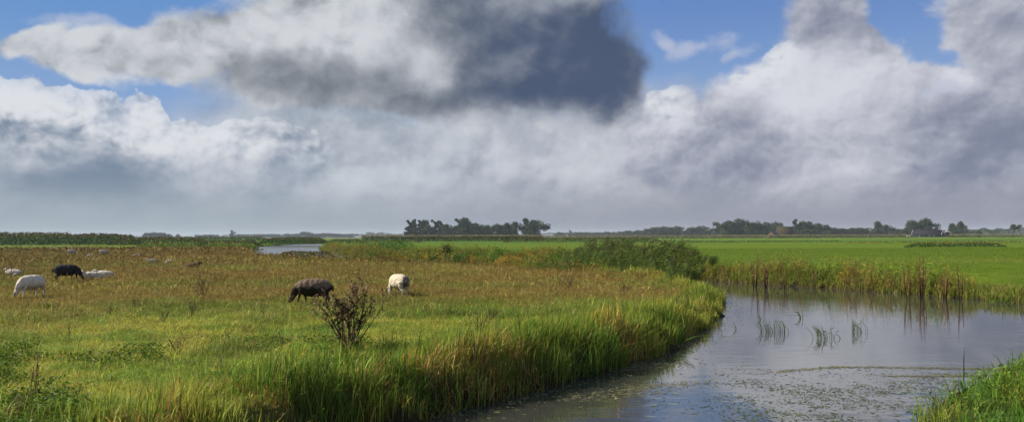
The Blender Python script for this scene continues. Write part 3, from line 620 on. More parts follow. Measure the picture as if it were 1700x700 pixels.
def floating():
    g = Geo()
    def bits(x, y, s, c, asp=0.3):
        n = len(x); a = rng.uniform(0, np.pi, n); l = s * rng.lognormal(0, 0.4, n); w = l * asp * rng.uniform(.5, 1.5, n)
        ca, sa = np.cos(a), np.sin(a); p = np.stack([x, y, np.full(n, WZ + 0.004)], 1)
        e = np.stack([ca * l, sa * l, 0 * l], 1) / 2; f = np.stack([-sa * w, ca * w, 0 * w], 1) / 2; b = np.stack([-sa * l, ca * l, 0 * l], 1) * rng.uniform(-.3, .3, (n, 1))
        up = np.array((0, 0, 0.012)) * rng.uniform(0, 1, (n, 1))
        V = np.stack([p - e + b, p - f, p + e + b + up, p + f], 1).reshape(-1, 3); g.add(V, np.arange(n)[:, None] * 4 + np.arange(4), np.repeat(c, 4, 0))
    n = 60000; x = rng.uniform(-1.5, 16, n); y = rng.uniform(9.5, 17.5, n); d = wdist(x, y)
    px = CX + F * x / y; py = HZ + F * (CAMZ - WZ) / y
    den = sstep(px, 1130, 1300) * sstep(py, 606, 640) * 0.9 + 0.10 * sstep(px, 1000, 1100) * sstep(py, 590, 620)
    den = den * (0.15 + 1.4 * sstep(fbm(x, y, 0.7, 161, 3), 0.35, 0.7)); m = (d < 0) & (rng.uniform(0, 1, n) < den); x, y = x[m], y[m]; n = len(x)
    bits(x, y, 0.055, jit(np.array((0.045, 0.055, 0.022)), n, .4))
    # rafts of dead stems drifting across the canal
    for (x0, y0, x1, y1, n, w) in ((6.6, 16.6, 10.3, 16.2, 700, .10), (5.2, 16.0, 6.8, 16.6, 250, .1), (8.2, 15.6, 12.5, 15.2, 500, .18), (9.8, 16.0, 13.5, 16.9, 500, .1), (12.5, 17.3, 15.5, 17.9, 350, .08), (1.8, 16.1, 3.5, 17.2, 380, .3), (7.2, 15.5, 8.8, 15.45, 260, .06),
                              (2.2, 14.4, 3.6, 14.9, 200, .25), (0.9, 13.3, 2.6, 14.4, 350, .35), (7.6, 13.5, 8.0, 13.5, 60, .04)):
        t = rng.uniform(0, 1, n); x = x0 + (x1 - x0) * t + rng.normal(0, w, n); y = y0 + (y1 - y0) * t + rng.normal(0, w, n) * .6; m = wdist(x, y) < 0; x, y = x[m], y[m]
        bits(x, y, 0.09, jit(mix(np.array((0.07, 0.07, 0.025)), np.array((0.13, 0.11, 0.055)), rng.uniform(0, 1, len(x)) ** 2), len(x), .3), 0.2)
    # scum hugging the near bank
    x, y, o = along(LEFT_BANK[1:10], 6000, 0.0, 1.1, -1); m = (wdist(x, y) < 0) & (rng.uniform(0, 1, len(x)) < np.exp(-o * 2.6)); x, y = x[m], y[m]
    bits(x, y, 0.06, jit(np.array((0.055, 0.065, 0.02)), len(x), .4), .45)
    tag(g.build('floating_weed', MAT['weed']), 'small dark leaves and drifting stems floating on the canal', 'water weed', kind='stuff')
floating()
def turf_weeds():
    """leafy dark weeds in the near turf"""
    g = Geo(); x, y = frustum(8, 17, 120); d = wdist(x, y); m = on_meadow(x, y) & (d > 1.6); x, y, d = x[m], y[m], d[m]
    f = fbm(x, y, 1.1, 171, 3); m = f + 0.12 * (1 - sstep(y, 9, 14)) > 0.62; x, y, d = x[m], y[m], d[m]
    for j in range(9):
        n = len(x); h = rng.uniform(0.01, 0.12, n)
        leaves(g, x + rng.normal(0, .07, n), y + rng.normal(0, .07, n), ground_z(x, y, d) + h, rng.uniform(.03, .07, n), jit(mix(C_LUSH * .8, C_GREEN, rng.uniform(0, 1, n)), n, .3), .55, .5)
    tag(g.build('turf_weeds', MAT['leaf']), 'dark leafy weeds in low patches across the near turf', 'weeds', kind='stuff')
turf_weeds()
# ---------------------------------------------------------------- single plants
def copy_tree(o, parent=None):
    c = o.copy(); COL.objects.link(c); c.parent = parent
    for ch in list(o.children):
        copy_tree(ch, c)
    return c
def thistle(kind, seed):
    """a dead branching thistle, 1 m tall: stem mesh with its seed heads as a part"""
    r = random.Random(seed); g = Geo(); hd = Geo()
    brown = np.array((0.085, 0.048, 0.027))
    def head(p, s):
        n = r.randint(2, 4); c = brown * r.uniform(.7, 1.5)
        for _ in range(n):
            q = np.array(p) + np.array([r.gauss(0, s * .5) for _ in range(3)]); a = np.array([r.gauss(0, 1) for _ in range(3)]); a /= np.linalg.norm(a); b = np.cross(a, (0.3, .5, .8)); b /= np.linalg.norm(b)
            hd.add([q - a * s, q + b * s * .6, q + a * s, q - b * s * .6], np.array([[0, 1, 2, 3]]), c)
    def br(p, d, L, rad, depth):
        p = np.array(p, float); d = np.array(d, float); pts = [p.copy()]; n = 5
        for i in range(n):
            d = d + np.array([r.gauss(0, .12), r.gauss(0, .12), .06]); d /= np.linalg.norm(d); p = p + d * L / n; pts.append(p.copy())
            if depth > 0 and i > 0 and r.random() < (0.6 if kind != 'thin' else .45):
                a = r.uniform(0, 6.28); s = np.array((math.cos(a), math.sin(a), r.uniform(.3, 1.0))); s /= np.linalg.norm(s)
                br(p, s * .75 + d * .4, L * r.uniform(.28, .5), rad * .6, depth - 1)
            # curled dead leaves along the stem
            for _ in range(2):
                q = p + np.array([r.gauss(0, .02), r.gauss(0, .02), r.gauss(0, .04)]); e = np.array([r.gauss(0, 1), r.gauss(0, 1), r.gauss(-.3, .6)]); e *= r.uniform(.02, .055) / np.linalg.norm(e); f = np.cross(e, (0, .4, 1)) * .4
                g.add([q, q + e * .5 + f, q + e, q + e * .5 - f], np.array([[0, 1, 2, 3]]), brown * r.uniform(.8, 1.9))
        g.tube(pts, [rad * (1 - .6 * i / n) for i in range(n + 1)], 4, brown * r.uniform(.7, 1.3)); head(p, .017 + .006 * r.random())
        if depth == 0 or r.random() < .3: head(pts[-2], .014)
    if kind == 'bush':
        for i in range(15):
            a = r.uniform(0, 6.28); t = r.uniform(.05, .7); br((r.gauss(0, .05), r.gauss(0, .05), 0), (math.cos(a) * t, math.sin(a) * t, 1), r.uniform(.7, 1.02) * (1 - .25 * t), .010, 2)
    elif kind == 'small':
        for i in range(7):
            a = r.uniform(0, 6.28); t = r.uniform(.1, .7); br((r.gauss(0, .06), r.gauss(0, .06), 0), (math.cos(a) * t, math.sin(a) * t, 1), r.uniform(.6, 1.0), .014, 1)
    else:
        for i in range(3):
            a = r.uniform(0, 6.28); t = r.uniform(.0, .12); br((r.gauss(0, .05), r.gauss(0, .05), 0), (math.cos(a) * t, math.sin(a) * t, 1), r.uniform(.7, 1.0), .014, 1)
    o = g.build('dead_thistle', MAT['stem']); hd.build('foliage', MAT['stem'], o)
    return o
TH = {k: None for k in ('bush', 'small', 'thin', 'small2', 'thin2')}
SEEDS = {'bush': 3, 'small': 11, 'thin': 23, 'small2': 35, 'thin2': 41}
def place_thistle(kind, px, py, hpx, label, wide=1.0, rot=None):
    x, y = at(px, py, 0.0); z = float(ground_z(np.array([x]), np.array([y]))[0]); s = hpx * y / F / 1.02
    if TH[kind] is None: TH[kind] = o = thistle(kind.rstrip('2'), SEEDS[kind])
    else: o = copy_tree(TH[kind])
    o.location = (x, y, z - 0.02); o.scale = (s * wide, s * wide, s); o.rotation_euler = (0, 0, (px * 0.37) % 6.28 if rot is None else rot)
    tag(o, label, 'thistle', 'dead thistles standing in the meadow')
place_thistle('bush', 582, 580, 112, 'large branching dead brown thistle in front of the dark brown sheep', 1.2, 2.0)
place_thistle('small', 337, 490, 40, 'dense round dead thistle between the black sheep and the dark brown sheep', 1.0)
place_thistle('small', 225, 507, 24, 'low spreading dead thistle to the right of the white grazing sheep', 1.0)
place_thistle('small2', 297, 588, 38, 'grey brown dead thistle low in the green turf, left of the big thistle')
place_thistle('thin', 470, 576, 44, 'thin upright dead thistle just left of the big branching thistle', .7)
place_thistle('thin2', 437, 532, 38, 'slender dead thistle below and left of the dark brown sheep', .7)
place_thistle('thin2', 183, 530, 36, 'slender dead thistle below the black grazing sheep', .9)
place_thistle('small2', 320, 522, 32, 'small dead thistle below the dense round thistle', .8)
place_thistle('small2', 272, 538, 26, 'small dead thistle between the low spreading one and the turf')
place_thistle('thin', 514, 622, 34, 'short brown stalk in the turf below the big branching thistle', .8)
place_thistle('thin', 722, 618, 58, 'tall brown dead thistle standing among the bright bank grass', .9)
place_thistle('small', 797, 556, 42, 'dead thistle in the grass midway between the cream sheep and the canal', 1.1)
place_thistle('small2', 815, 530, 26, 'small brown thistle right of the cream sheep')
place_thistle('thin', 12, 470, 36, 'tall dark stalk behind the white grazing sheep, at the left edge', .7)
place_thistle('thin2', 22, 466, 40, 'tallest of the dark stalks by the lying sheep at the left edge', .7)
place_thistle('thin', 37, 464, 32, 'dark stalk in front of the lying sheep at the left edge, nearest the grazing one', .7)
place_thistle('thin2', 60, 660, 90, 'dark thistle stalk in the green turf at the lower left corner', .7)
place_thistle('small2', 40, 690, 48, 'leafy dead thistle at the very bottom left corner', .9)
place_thistle('thin2', 118, 560, 32, 'single brown stalk in the turf at the left')
place_thistle('small', 1120, 512, 40, 'brown seeding dock bush in the grass near the tip of the bank', 1.3)
place_thistle('small2', 1035, 478, 24, 'brown dead bush in front of the reed bed, on its near side', 1.5)
place_thistle('small', 945, 476, 28, 'brown dead bush in the meadow left of the reed bed', 1.6)
place_thistle('small2', 1165, 505, 34, 'brown thistle at the tip of the near bank', 1.0)
place_thistle('small2', 905, 560, 30, 'brown thistle in the bank grass at mid picture', 1.1)
place_thistle('thin2', 365, 620, 40, 'thin brown stalk between the turf and the bank grass')

def shrub(px, py, wpx, hpx, cset, label, cat, n=900, name='bank_shrub', group=None, zb=0.0, stretch=1.0):
    x, y = at(px, py, zb); s = y / F; g = Geo(); w, h = wpx * s / 2, hpx * s
    m = rng.normal(size=(n, 3)); m /= np.linalg.norm(m, axis=1)[:, None]; rr = rng.uniform(0, 1, n) ** 0.4
    cx = m[:, 0] * w * rr; cy = m[:, 1] * w * rr * stretch; cz = h * 0.5 + m[:, 2] * h * 0.5 * rr
    lump = 0.75 + 0.5 * vn(cx + x, cz * 1.3 + cy, w * 0.7, 7); cx *= lump; cz *= 0.85 + 0.3 * vn(cx + x, cy, w * 0.6, 9)
    c = jit(np.array(cset)[rng.integers(0, len(cset), n)], n, .25)
    leaves(g, cx, cy, cz, max(0.05, h * 0.10) * rng.uniform(.6, 1.4, n), c, .55, 1.0)
    o = g.build('foliage', MAT['leaf']); o.name = name; st = Geo()
    for i in range(5):
        a = i * 1.26; st.tube([(0, 0, -0.1), (math.cos(a) * w * .4, math.sin(a) * w * .4, h * .55)], [.012 + .01 * h, .006], 5, (0.06, .045, .03))
    st.build('stem', MAT['stem'], o)
    o.location = (x, y, zb); tag(o, label, cat, group); return o
shrub(845, 443, 52, 19, [C_ORANGE * 1.1, np.array((.30, .24, .03)), np.array((.34, .20, .03)), C_YG], 'orange rusty shrub on the far bank left of the reed bed', 'shrub', 1500)
shrub(741, 428, 17, 23, [C_DARK * 1.6, C_DARK * 1.2, C_RUST * .6], 'small round dark shrub standing above the pasture edge', 'shrub', 700)
shrub(655, 420, 68, 22, [C_DARK * 2.2, C_DARK * 1.5, C_LUSH * .7], 'low dark green shrub right of the far river bend', 'shrub', 1500)
shrub(890, 443, 60, 20, [C_YG * .9, C_OLIVE, C_GREEN], 'yellow green shrub between the orange one and the reed bed', 'shrub', 1500)
shrub(700, 432, 50, 16, [C_OLIVE, C_RUST * .8, C_DARK * 2], 'brownish low shrub left of the small round dark one', 'shrub', 1200)
shrub(620, 427, 46, 16, [C_OLIVE, C_YG * .7, C_LUSH], 'olive shrub at the water beside the far river bend', 'shrub', 1200)

def dock(seed):
    r = random.Random(seed); g = Geo(); sd_ = Geo(); red = np.array((0.115, 0.052, 0.026))
    for i in range(4):
        a = r.uniform(0, 6.28); lx, ly = math.cos(a) * r.uniform(.02, .16), math.sin(a) * .1; h = r.uniform(.7, 1.0)
        g.tube([(lx * .3, ly * .3, 0), (lx * .7, ly, h * .5), (lx, ly, h)], [.012, .010, .005], 4, red * .8)
        for k in range(34):
            t = r.uniform(.35, 1.0); s = .010 + .016 * (1 - t) * 2; q = np.array((lx * t + r.gauss(0, .022), ly * t + r.gauss(0, .022), h * t)); e = np.array([r.gauss(0, 1) for _ in range(3)]); e *= s / np.linalg.norm(e); f = np.cross(e, (.3, .2, 1)) * .6
            sd_.add([q - e, q + f, q + e, q - f], np.array([[0, 1, 2, 3]]), red * r.uniform(.7, 1.7))
    o = g.build('dock_plant', MAT['stem']); sd_.build('foliage', MAT['stem'], o); return o
DK = [dock(5), dock(9)]
ways = [(1252, 470, 58, 'red brown seeding dock at the left of the pair by the reed bed'), (1270, 472, 52, 'red brown seeding dock beside its taller twin near the reed bed'), (1302, 474, 36, 'short seeding dock right of the tall pair near the reed bed'),
        (1350, 472, 34, 'thin seeding dock rising alone over the yellow bank herbs'), (1506, 486, 64, 'tallest rusty dock on the far bank, above the yellow shrubs'), (1527, 484, 72, 'rusty dock just right of the tallest one on the far bank'),
        (1566, 486, 56, 'brown dock between the tallest docks and the last one on the far bank'), (1592, 488, 62, 'last rusty dock at the right end of the tall herbs'), (1440, 476, 30, 'short brown dock in the middle of the yellow bank herbs')]
for i, (px, py, h, lb) in enumerate(ways):
    o = DK[i] if i < 2 else copy_tree(DK[i % 2]); x, y = at(px, py - 14, 0); z = float(ground_z(np.array([x]), np.array([y]))[0]); s = h * y / F
    o.location = (x, y, max(z, WZ) - .02); o.scale = (s * 1.1, s * 1.1, s); o.rotation_euler = (0, 0, px * .7); tag(o, lb, 'dock plant', 'seeding docks along the far bank')

def water_reed(px, py, wpx, hpx, n, seed, label):
    r = np.random.default_rng(seed); x, y = at(px, py, WZ); s = y / F; g = Geo()
    for i in range(n):
        k = i % max(1, n // 5); bx, by = ((k * .618 + seed * .3) % 1 - .5) * wpx * s + r.normal(0, .05), r.normal(0, .07); h = hpx * s * r.uniform(.25, .85); ln = r.normal(-.6 + .7 * ((k * .37) % 1), .28)
        c = np.array((0.11, 0.16, 0.03)) * r.uniform(.7, 1.6); pts = []
        for t in (0, .35, .7, 1): pts.append((bx + ln * h * t, by + .1 * ln * h * t, -.25 * (t == 0) + h * t))
        g.tube(pts, [(.006, .003), (.006, .003), (.005, .002), (.001, .001)], 4, c, up=(1, 0, 0))
        if r.random() < .25:
            p = np.array(pts[3]); e = np.array((r.uniform(.08, .16) * r.choice([-1, 1]), 0, r.uniform(-.04, .1))); q = np.array(pts[2])
            g.add([q, q + e * .5 + (0, 0, .014), q + e, q + e * .5 - (0, 0, .006)], np.array([[0, 1, 2, 3]]), c)
    o = g.build('water_rush', MAT['leaf']); o.location = (x, y, WZ); tag(o, label, 'water plant', 'rushes standing in the open canal')
water_reed(1283, 550, 50, 32, 30, 1, 'widest rush clump standing in the open canal')
water_reed(1368, 560, 32, 32, 26, 2, 'rush clump in the middle of the open canal, the nearest one')
water_reed(1422, 550, 22, 30, 18, 3, 'rush clump at the right of the row in the open canal')
water_reed(1335, 527, 18, 20, 9, 4, 'smallest rush clump, behind the row in the open canal')
water_reed(1392, 560, 4, 12, 2, 5, 'two short rush stubs between the clumps in the canal')
water_reed(1256, 530, 18, 18, 8, 6, 'sparse rushes behind the widest clump in the canal')
water_reed(1227, 545, 10, 16, 2, 7, 'thin rush pair in the canal nearest the tip of the bank')

# ---------------------------------------------------------------- trees
def tree_proto(seed, form):
    """10 m tall: trunk with limbs, crown of leaf clumps with gaps"""
    r = np.random.default_rng(seed); tr = Geo(); cr = Geo(); H = 10.0
    if form == 'round': lob = [(r.normal(0, 1.8), r.normal(0, 1.8), z, r.uniform(1.4, 2.2)) for z in np.linspace(1.2, 8.2, 24)]
    elif form == 'wide': lob = [(r.normal(0, 3.4), r.normal(0, 2.4), r.uniform(0.8, 8.0), r.uniform(1.5, 2.4)) for _ in range(34)]
    elif form == 'tall': lob = [(r.normal(0, .85), r.normal(0, .85), z, r.uniform(.9, 1.5) * (1.1 - z / 16)) for z in np.linspace(.8, 9.2, 18)]
    elif form == 'bush': lob = [(r.normal(0, 3.6), r.normal(0, 2.4), r.uniform(0.6, 7.6), r.uniform(1.6, 2.5)) for _ in range(32)]
    else: lob = [(r.normal(0, 1.3) + .9, r.normal(0, 1.2), r.uniform(5.2, 9.2), r.uniform(.8, 1.3)) for _ in range(9)]
    lob = [(x * (1.15 - 0.5 * max(0, z - 6) / 4), y * (1.15 - 0.5 * max(0, z - 6) / 4), z, q) for x, y, z, q in lob]
    tr.tube([(0, 0, -.5), (.1, 0, 1.5), (.15, .1, 4), (.2, .1, 7.2)], [.42, .32, .24, .08], 8)
    for x, y, z, q in lob[:9]: tr.tube([(.12, .05, max(1.2, z * .45)), (x * .5, y * .5, z * .78), (x, y, z)], [.16, .09, .03], 5)
    for x, y, z, q in lob:
        n = 170; m = r.normal(size=(n, 3)); m /= np.linalg.norm(m, axis=1)[:, None]; rr = q * r.uniform(.35, 1.08, n) * (0.8 + .4 * r.random(n))
        p = np.array((x, y, z)) + m * rr[:, None] * np.array((1, 1, .85)); c = np.array((0.032, 0.056, 0.020)) * r.uniform(.7, 1.35) * r.lognormal(0, .25, (n, 1)) * r.lognormal(0, .06, (n, 3))
        leaves(cr, p[:, 0], p[:, 1], np.maximum(p[:, 2], .4), r.uniform(.45, .95, n), c, .7, 1.0)
    root = bpy.data.objects.new('broadleaf_tree', None); link(root); tr.build('trunk', MAT['bark'], root); cr.build('crown', MAT['far_leaf'], root)
    return root
PRO = {}
FORMS = ('round', 'wide', 'tall', 'bush', 'sprig')
tcount = [0]
def put_tree(form, px, top, Y, wpx=None, label='', group=None, variant=0, name=None):
    key = (form, variant)
    if key not in PRO: PRO[key] = o = tree_proto(50 + FORMS.index(form) * 7 + variant, form)
    else: o = copy_tree(PRO[key])
    tcount[0] += 1
    H = CAMZ + (hz(px) - top) / F * Y; base = {'round': 7.6, 'wide': 11.5, 'tall': 4.2, 'bush': 11.5, 'sprig': 4.6}[form]; sz = H / 10.0
    sx = 1.12 * (wpx / F * Y) / base if wpx else sz
    o.location = ((px - CX) / F * Y, Y, 0); o.scale = (sx, sx, sz * 1.02); o.rotation_euler = (0, 0, 0.35 * math.sin(px * 1.7)); tag(o, label, 'tree', group)
    if name: o.name = name
G1 = 'clump of trees on the horizon at mid picture'
for i, (f, px, top, w, lb) in enumerate([
    ('tall', 679, 365, 13, 'slim tree at the left end of the middle clump'), ('tall', 688, 363.5, 13, 'tallest slim tree near the left end of the middle clump'), ('tall', 698, 365, 12, 'third slim tree from the left in the middle clump'), ('round', 709, 364, 17, 'fourth tree of the middle clump, fuller than the slim ones beside it'),
    ('tall', 721, 364.5, 14, 'slim tree right after the fuller one in the middle clump'), ('tall', 731, 367, 11, 'slim tree with light showing beside its trunk in the middle clump'), ('round', 740, 371, 15, 'lower tree in the dip before the highest tree of the middle clump'), ('bush', 750, 375, 16, 'small bushy tree in the dip of the middle clump'),
    ('tall', 761, 362.5, 17, 'pointed tree on the left side of the highest group'), ('round', 774, 360.5, 26, 'highest tree of the middle clump'), ('round', 788, 369, 20, 'tree sloping down right of the highest one'), ('bush', 808, 371.5, 23, 'rounded tree right of the first gap'), ('wide', 829, 370, 26, 'broad tree in the low stretch of the middle clump'),
    ('round', 843, 369, 18, 'domed tree beside the broad one'), ('round', 854, 367, 18, 'tree with a raised head left of the second gap'), ('sprig', 869, 362.5, 9, 'thin tree with a small tuft of a crown left of the last round tree'), ('round', 886, 363.5, 28, 'large round tree at the right end of the middle clump')]):
    put_tree(f, px, top, 900 + (i * 37) % 40, w, lb, G1, i % 2)
G2 = 'distant trees of the right horizon'
for i, (f, px, top, Y, w, lb) in enumerate([
    ('bush', 930, 383.5, 1900, 12, 'tiny distant tree right of the middle clump'), ('tall', 946, 381.5, 1900, 6, 'tiny pointed distant tree beyond the fields'), ('bush', 962, 384, 1900, 22, 'long low distant tree mass left of centre right'), ('bush', 985, 383.5, 1800, 26, 'low distant trees over the reed bed'), ('bush', 1012, 383, 1800, 24, 'low distant tree above the left of the reed bed'),
    ('wide', 1042, 382, 1600, 26, 'low spreading distant tree above the reed bed'), ('wide', 1062, 381, 1500, 22, 'low tree before the wood behind the reed bed'), ('wide', 1086, 376.5, 1300, 28, 'left tree of the rounded wood above the reed bed'), ('wide', 1108, 374.5, 1300, 30, 'domed tree in the rounded wood'), ('wide', 1126, 374, 1300, 28, 'highest dome of the rounded wood'),
    ('round', 1147, 377, 1250, 20, 'low tree in the gap of the rounded wood'), ('wide', 1165, 373.5, 1250, 26, 'tree at the right of the rounded wood'), ('sprig', 1192, 370, 1100, 8, 'thin little tree left of the big dark dome'),
    ('round', 1193, 378, 1100, 16, 'bushy tree at the foot of the thin one'), ('wide', 1213, 365, 950, 32, 'left shoulder of the big dark dome of trees'), ('wide', 1230, 361, 950, 38, 'crest of the big dark dome of trees'), ('round', 1247, 368, 940, 24, 'right shoulder of the big dark dome of trees'),
    ('wide', 1274, 367, 1050, 30, 'tree behind the pink gabled barn'), ('wide', 1292, 366.5, 1080, 24, 'tree behind the thatched roof'), ('tall', 1321, 363.5, 950, 13, 'tall tree at the right end of the thatched roof'), ('round', 1332, 366, 950, 17, 'second tree right of the thatched roof'),
    ('round', 1345, 367, 960, 18, 'third tree right of the thatched roof'), ('round', 1357, 369.5, 960, 16, 'tree stepping down right of the farm'), ('bush', 1310, 378, 900, 30, 'low bush in front of the thatched roof'), ('bush', 1345, 378, 900, 40, 'low bushy trees below the farm trees'), ('round', 1373, 372.5, 980, 14, 'small rounded tree after the farm trees'),
    ('bush', 1390, 376, 980, 28, 'low tree in the dark wood right of the farm'), ('bush', 1412, 375, 990, 28, 'middle of the dark wood right of the farm'), ('bush', 1434, 376, 1000, 26, 'right part of the dark wood'), ('round', 1459, 366.5, 1000, 16, 'pointed crown over the wood before the black barn'),
    ('round', 1470, 372, 1000, 14, 'lower tree beside the pointed crown'), ('bush', 1490, 377, 1100, 24, 'low wood left of the black barn'), ('round', 1513, 364.5, 860, 20, 'left tree behind the black barn'), ('round', 1535, 361.5, 870, 24, 'tallest tree behind the black barn'), ('round', 1503, 381, 820, 14, 'small bush beside the white bales'),
    ('bush', 1556, 379, 900, 24, 'low bush behind the gable of the black barn'), ('round', 1580, 369.5, 900, 12, 'small tree above the red farmhouse'), ('round', 1596, 366.5, 880, 13, 'taller of the two trees by the red farmhouse'), ('bush', 1592, 381, 840, 22, 'dark bush right of the red farmhouse'),
    ('round', 1624, 382, 850, 7, 'lone small bush on the field right of the farmhouse'), ('sprig', 1682, 372, 820, 13, 'lone umbrella shaped tree at the right edge'), ('bush', 1650, 378.5, 1250, 14, 'small raised tree in the dark right hand wood')]):
    put_tree(f, px, top, Y, w, lb, G2, i % 2)
G3 = 'hazy trees of the left horizon'
for i, (f, px, top, Y, w, lb) in enumerate([
    ('bush', 144, 386, 1500, 12, 'grey tree top peeping over the scrub, further left'), ('bush', 185, 385.5, 1500, 13, 'grey tree top peeping over the scrub, further right'), ('round', 242, 385.5, 1900, 9, 'hazy round tree at the left of the grey tree group'), ('wide', 257, 384.5, 1900, 18, 'broad hazy tree in the grey tree group'), ('wide', 270, 385, 1900, 16, 'second broad hazy tree in the grey tree group'),
    ('round', 282, 388, 1900, 10, 'low hazy tree at the right of the grey tree group'), ('round', 295, 388, 1900, 6, 'tiny hazy tree alone right of the grey group'), ('bush', 338, 388, 2300, 16, 'left half of the low hazy wood'), ('bush', 356, 388.2, 2300, 20, 'right half of the low hazy wood'), ('tall', 385, 381.8, 2200, 8, 'tall hazy tree standing alone at the left horizon'),
    ('bush', 400, 387.5, 2500, 14, 'hazy low tree right of the tall lone one'), ('bush', 425, 387.8, 2500, 26, 'hazy trees left of the river'), ('bush', 455, 387.3, 2500, 26, 'hazy trees over the left end of the river'), ('bush', 490, 386, 2400, 22, 'hazy trees over the river'), ('wide', 509, 383.5, 2300, 18, 'tallest hazy tree over the river'),
    ('bush', 532, 385, 2300, 24, 'hazy trees right of the tallest one over the river'), ('bush', 556, 386, 2400, 20, 'hazy trees at the right end of the river'), ('bush', 578, 386.5, 2400, 22, 'low hazy trees before the faint grey pair'), ('wide', 617, 384.3, 3800, 14, 'faint grey tree, left one of the far pair'), ('wide', 635, 384.3, 3800, 16, 'faint grey tree, right one of the far pair'), ('bush', 650, 386.6, 3800, 14, 'faint low tree beside the far pair')]):
    put_tree(f, px, top, Y, w, lb, G3, i % 2)
def far_wood():
    g = Geo()
    for (px0, px1, Y, top, n, seed) in ((1060, 1800, 1400, 380.5, 22000, 1), (1590, 1800, 1150, 379, 11000, 2), (674, 748, 925, 374, 2600, 7), (752, 862, 925, 375, 3200, 8), (874, 899, 925, 373, 900, 9), (-60, 240, 1900, 391.5, 3000, 3), (390, 690, 3000, 388.0, 6000, 4), (900, 1090, 2200, 385.0, 4000, 5), (1190, 1500, 1120, 378.5, 12000, 6)):
        px = rng.uniform(px0, px1, n); yy = Y + rng.uniform(0, 60, n); x = (px - CX) / F * yy; H = (CAMZ + (hz(px) - top) / F * yy) * (0.62 + .6 * fbm(px, px * 0, 14, 201 + seed, 3)); z = H * (1 - rng.uniform(0, 1, n) ** 1.8)
        leaves(g, x, yy, z, Y / 1400 * rng.uniform(0.9, 1.9, n), jit(np.array((0.034, 0.060, 0.024)), n, .25), .7, 1)
    tag(g.build('distant_wood', MAT['far_leaf']), 'low dark wood closing the horizon behind the farms', 'wood', kind='stuff')
far_wood()
# ---------------------------------------------------------------- farm buildings
def pmat(name, col, rough=.85, noise=(1.2, .8, 1.2)): return material(name, rough, .06, attr=False, base=col, noise=noise)
def gable_house(name, L, D, eave, ridge, wallm, roofm, over=.4):
    """ridge along x, L long, D deep; gable walls at the ends; children are parts"""
    root = bpy.data.objects.new(name, None); link(root)
    g = Geo(); x0, x1, y0, y1 = -L / 2, L / 2, -D / 2, D / 2
    V = [(x0, y0, -.3), (x1, y0, -.3), (x1, y1, -.3), (x0, y1, -.3), (x0, y0, eave), (x1, y0, eave), (x1, y1, eave), (x0, y1, eave), (x0, 0, ridge), (x1, 0, ridge)]
    g.add(V, [(0, 1, 5, 4), (2, 3, 7, 6), (1, 2, 6, 9, 5), (3, 0, 4, 8, 7), (0, 3, 2, 1)]); g.build('wall', wallm, root)
    g = Geo(); k = (ridge - eave) / (D / 2); t = .25; yo = D / 2 + over; ze = eave - over * k
    a0, a1 = x0 - over, x1 + over
    V = []
    for a in (a0, a1): V += [(a, -yo, ze + .05), (a, 0, ridge + .05), (a, yo, ze + .05), (a, yo, ze + .05 + t), (a, 0, ridge + .05 + t), (a, -yo, ze + .05 + t)]
    F_ = [(0, 1, 2, 3, 4, 5), (11, 10, 9, 8, 7, 6)] + [(i, i + 6, (i + 1) % 6 + 6, (i + 1) % 6) for i in range(6)]
    rf = Geo(); rf.add(V, [tuple(reversed(f)) for f in F_]); roof = rf.build('roof', roofm, root)
    return root, roof, k
def verge(root, L, D, eave, ridge, m, w=.9, over=.4):
    for s in (-1, 1):
        x = s * (L / 2 + over); k = (ridge - eave) / (D / 2); yo = D / 2 + over; ze = eave - over * k; g = Geo()
        V = []
        for a in (x - .06 * s, x + .10 * s): V += [(a, -yo, ze - .35), (a, -yo, ze + .5), (a, 0, ridge + .5), (a, yo, ze + .5), (a, yo, ze - .35), (a, 0, ridge - .35)]
        g.add(V, [(0, 1, 2, 5), (2, 3, 4, 5), (6, 11, 8, 7), (8, 11, 10, 9), (0, 6, 7, 1), (1, 7, 8, 2), (2, 8, 9, 3), (3, 9, 10, 4), (4, 10, 11, 5), (5, 11, 6, 0)]); g.build('verge_board', m, root)
white = pmat('white_paint', (.62, .64, .66), .6, (2, .85, 1.05)); tile = pmat('dark_roof_tile', (.015, .014, .018)); thatch = pmat('thatch', (.038, .030, .015)); pinkb = pmat('pale_brick', (.50, .28, .20)); redb = pmat('red_brick', (.36, .085, .045)); tar = pmat('tarred_board', (.030, .040, .045)); dkg = pmat('dark_opening', (.015, .015, .018))
def openings(root, items, m, frame=None):
    for (nm, x, z, w, h, y) in items:
        g = Geo(); g.box(x - w / 2, y - .10, z, x + w / 2, y + .02, z + h); o = g.build(nm, m, root)
        if frame:
            f = Geo(); f.box(x - w / 2 - .14, y - .06, z - .12, x + w / 2 + .14, y + .01, z + h + .12); f.build('frame', frame, o)
Yb = 780
def wx(px, Y=Yb): return (px - CX) / F * Y
# black barn: ridge across the view, gable at its right
b, rf, k = gable_house('black_barn', 26, 11.5, 2.2, 6.6, tar, tile); b.location = (wx(1540), Yb, 0); b.rotation_euler = (0, 0, R(-42)); verge(b, 26, 11.5, 2.2, 6.6, white)
openings(b, [('barn_door', -4, 0, 3.4, 2.0, -5.75), ('window', 3, .8, 1.4, .9, -5.75), ('window', 7, .8, 1.4, .9, -5.75)], dkg, white)
tag(b, 'long black barn with dark roof and white verge boards', 'barn')
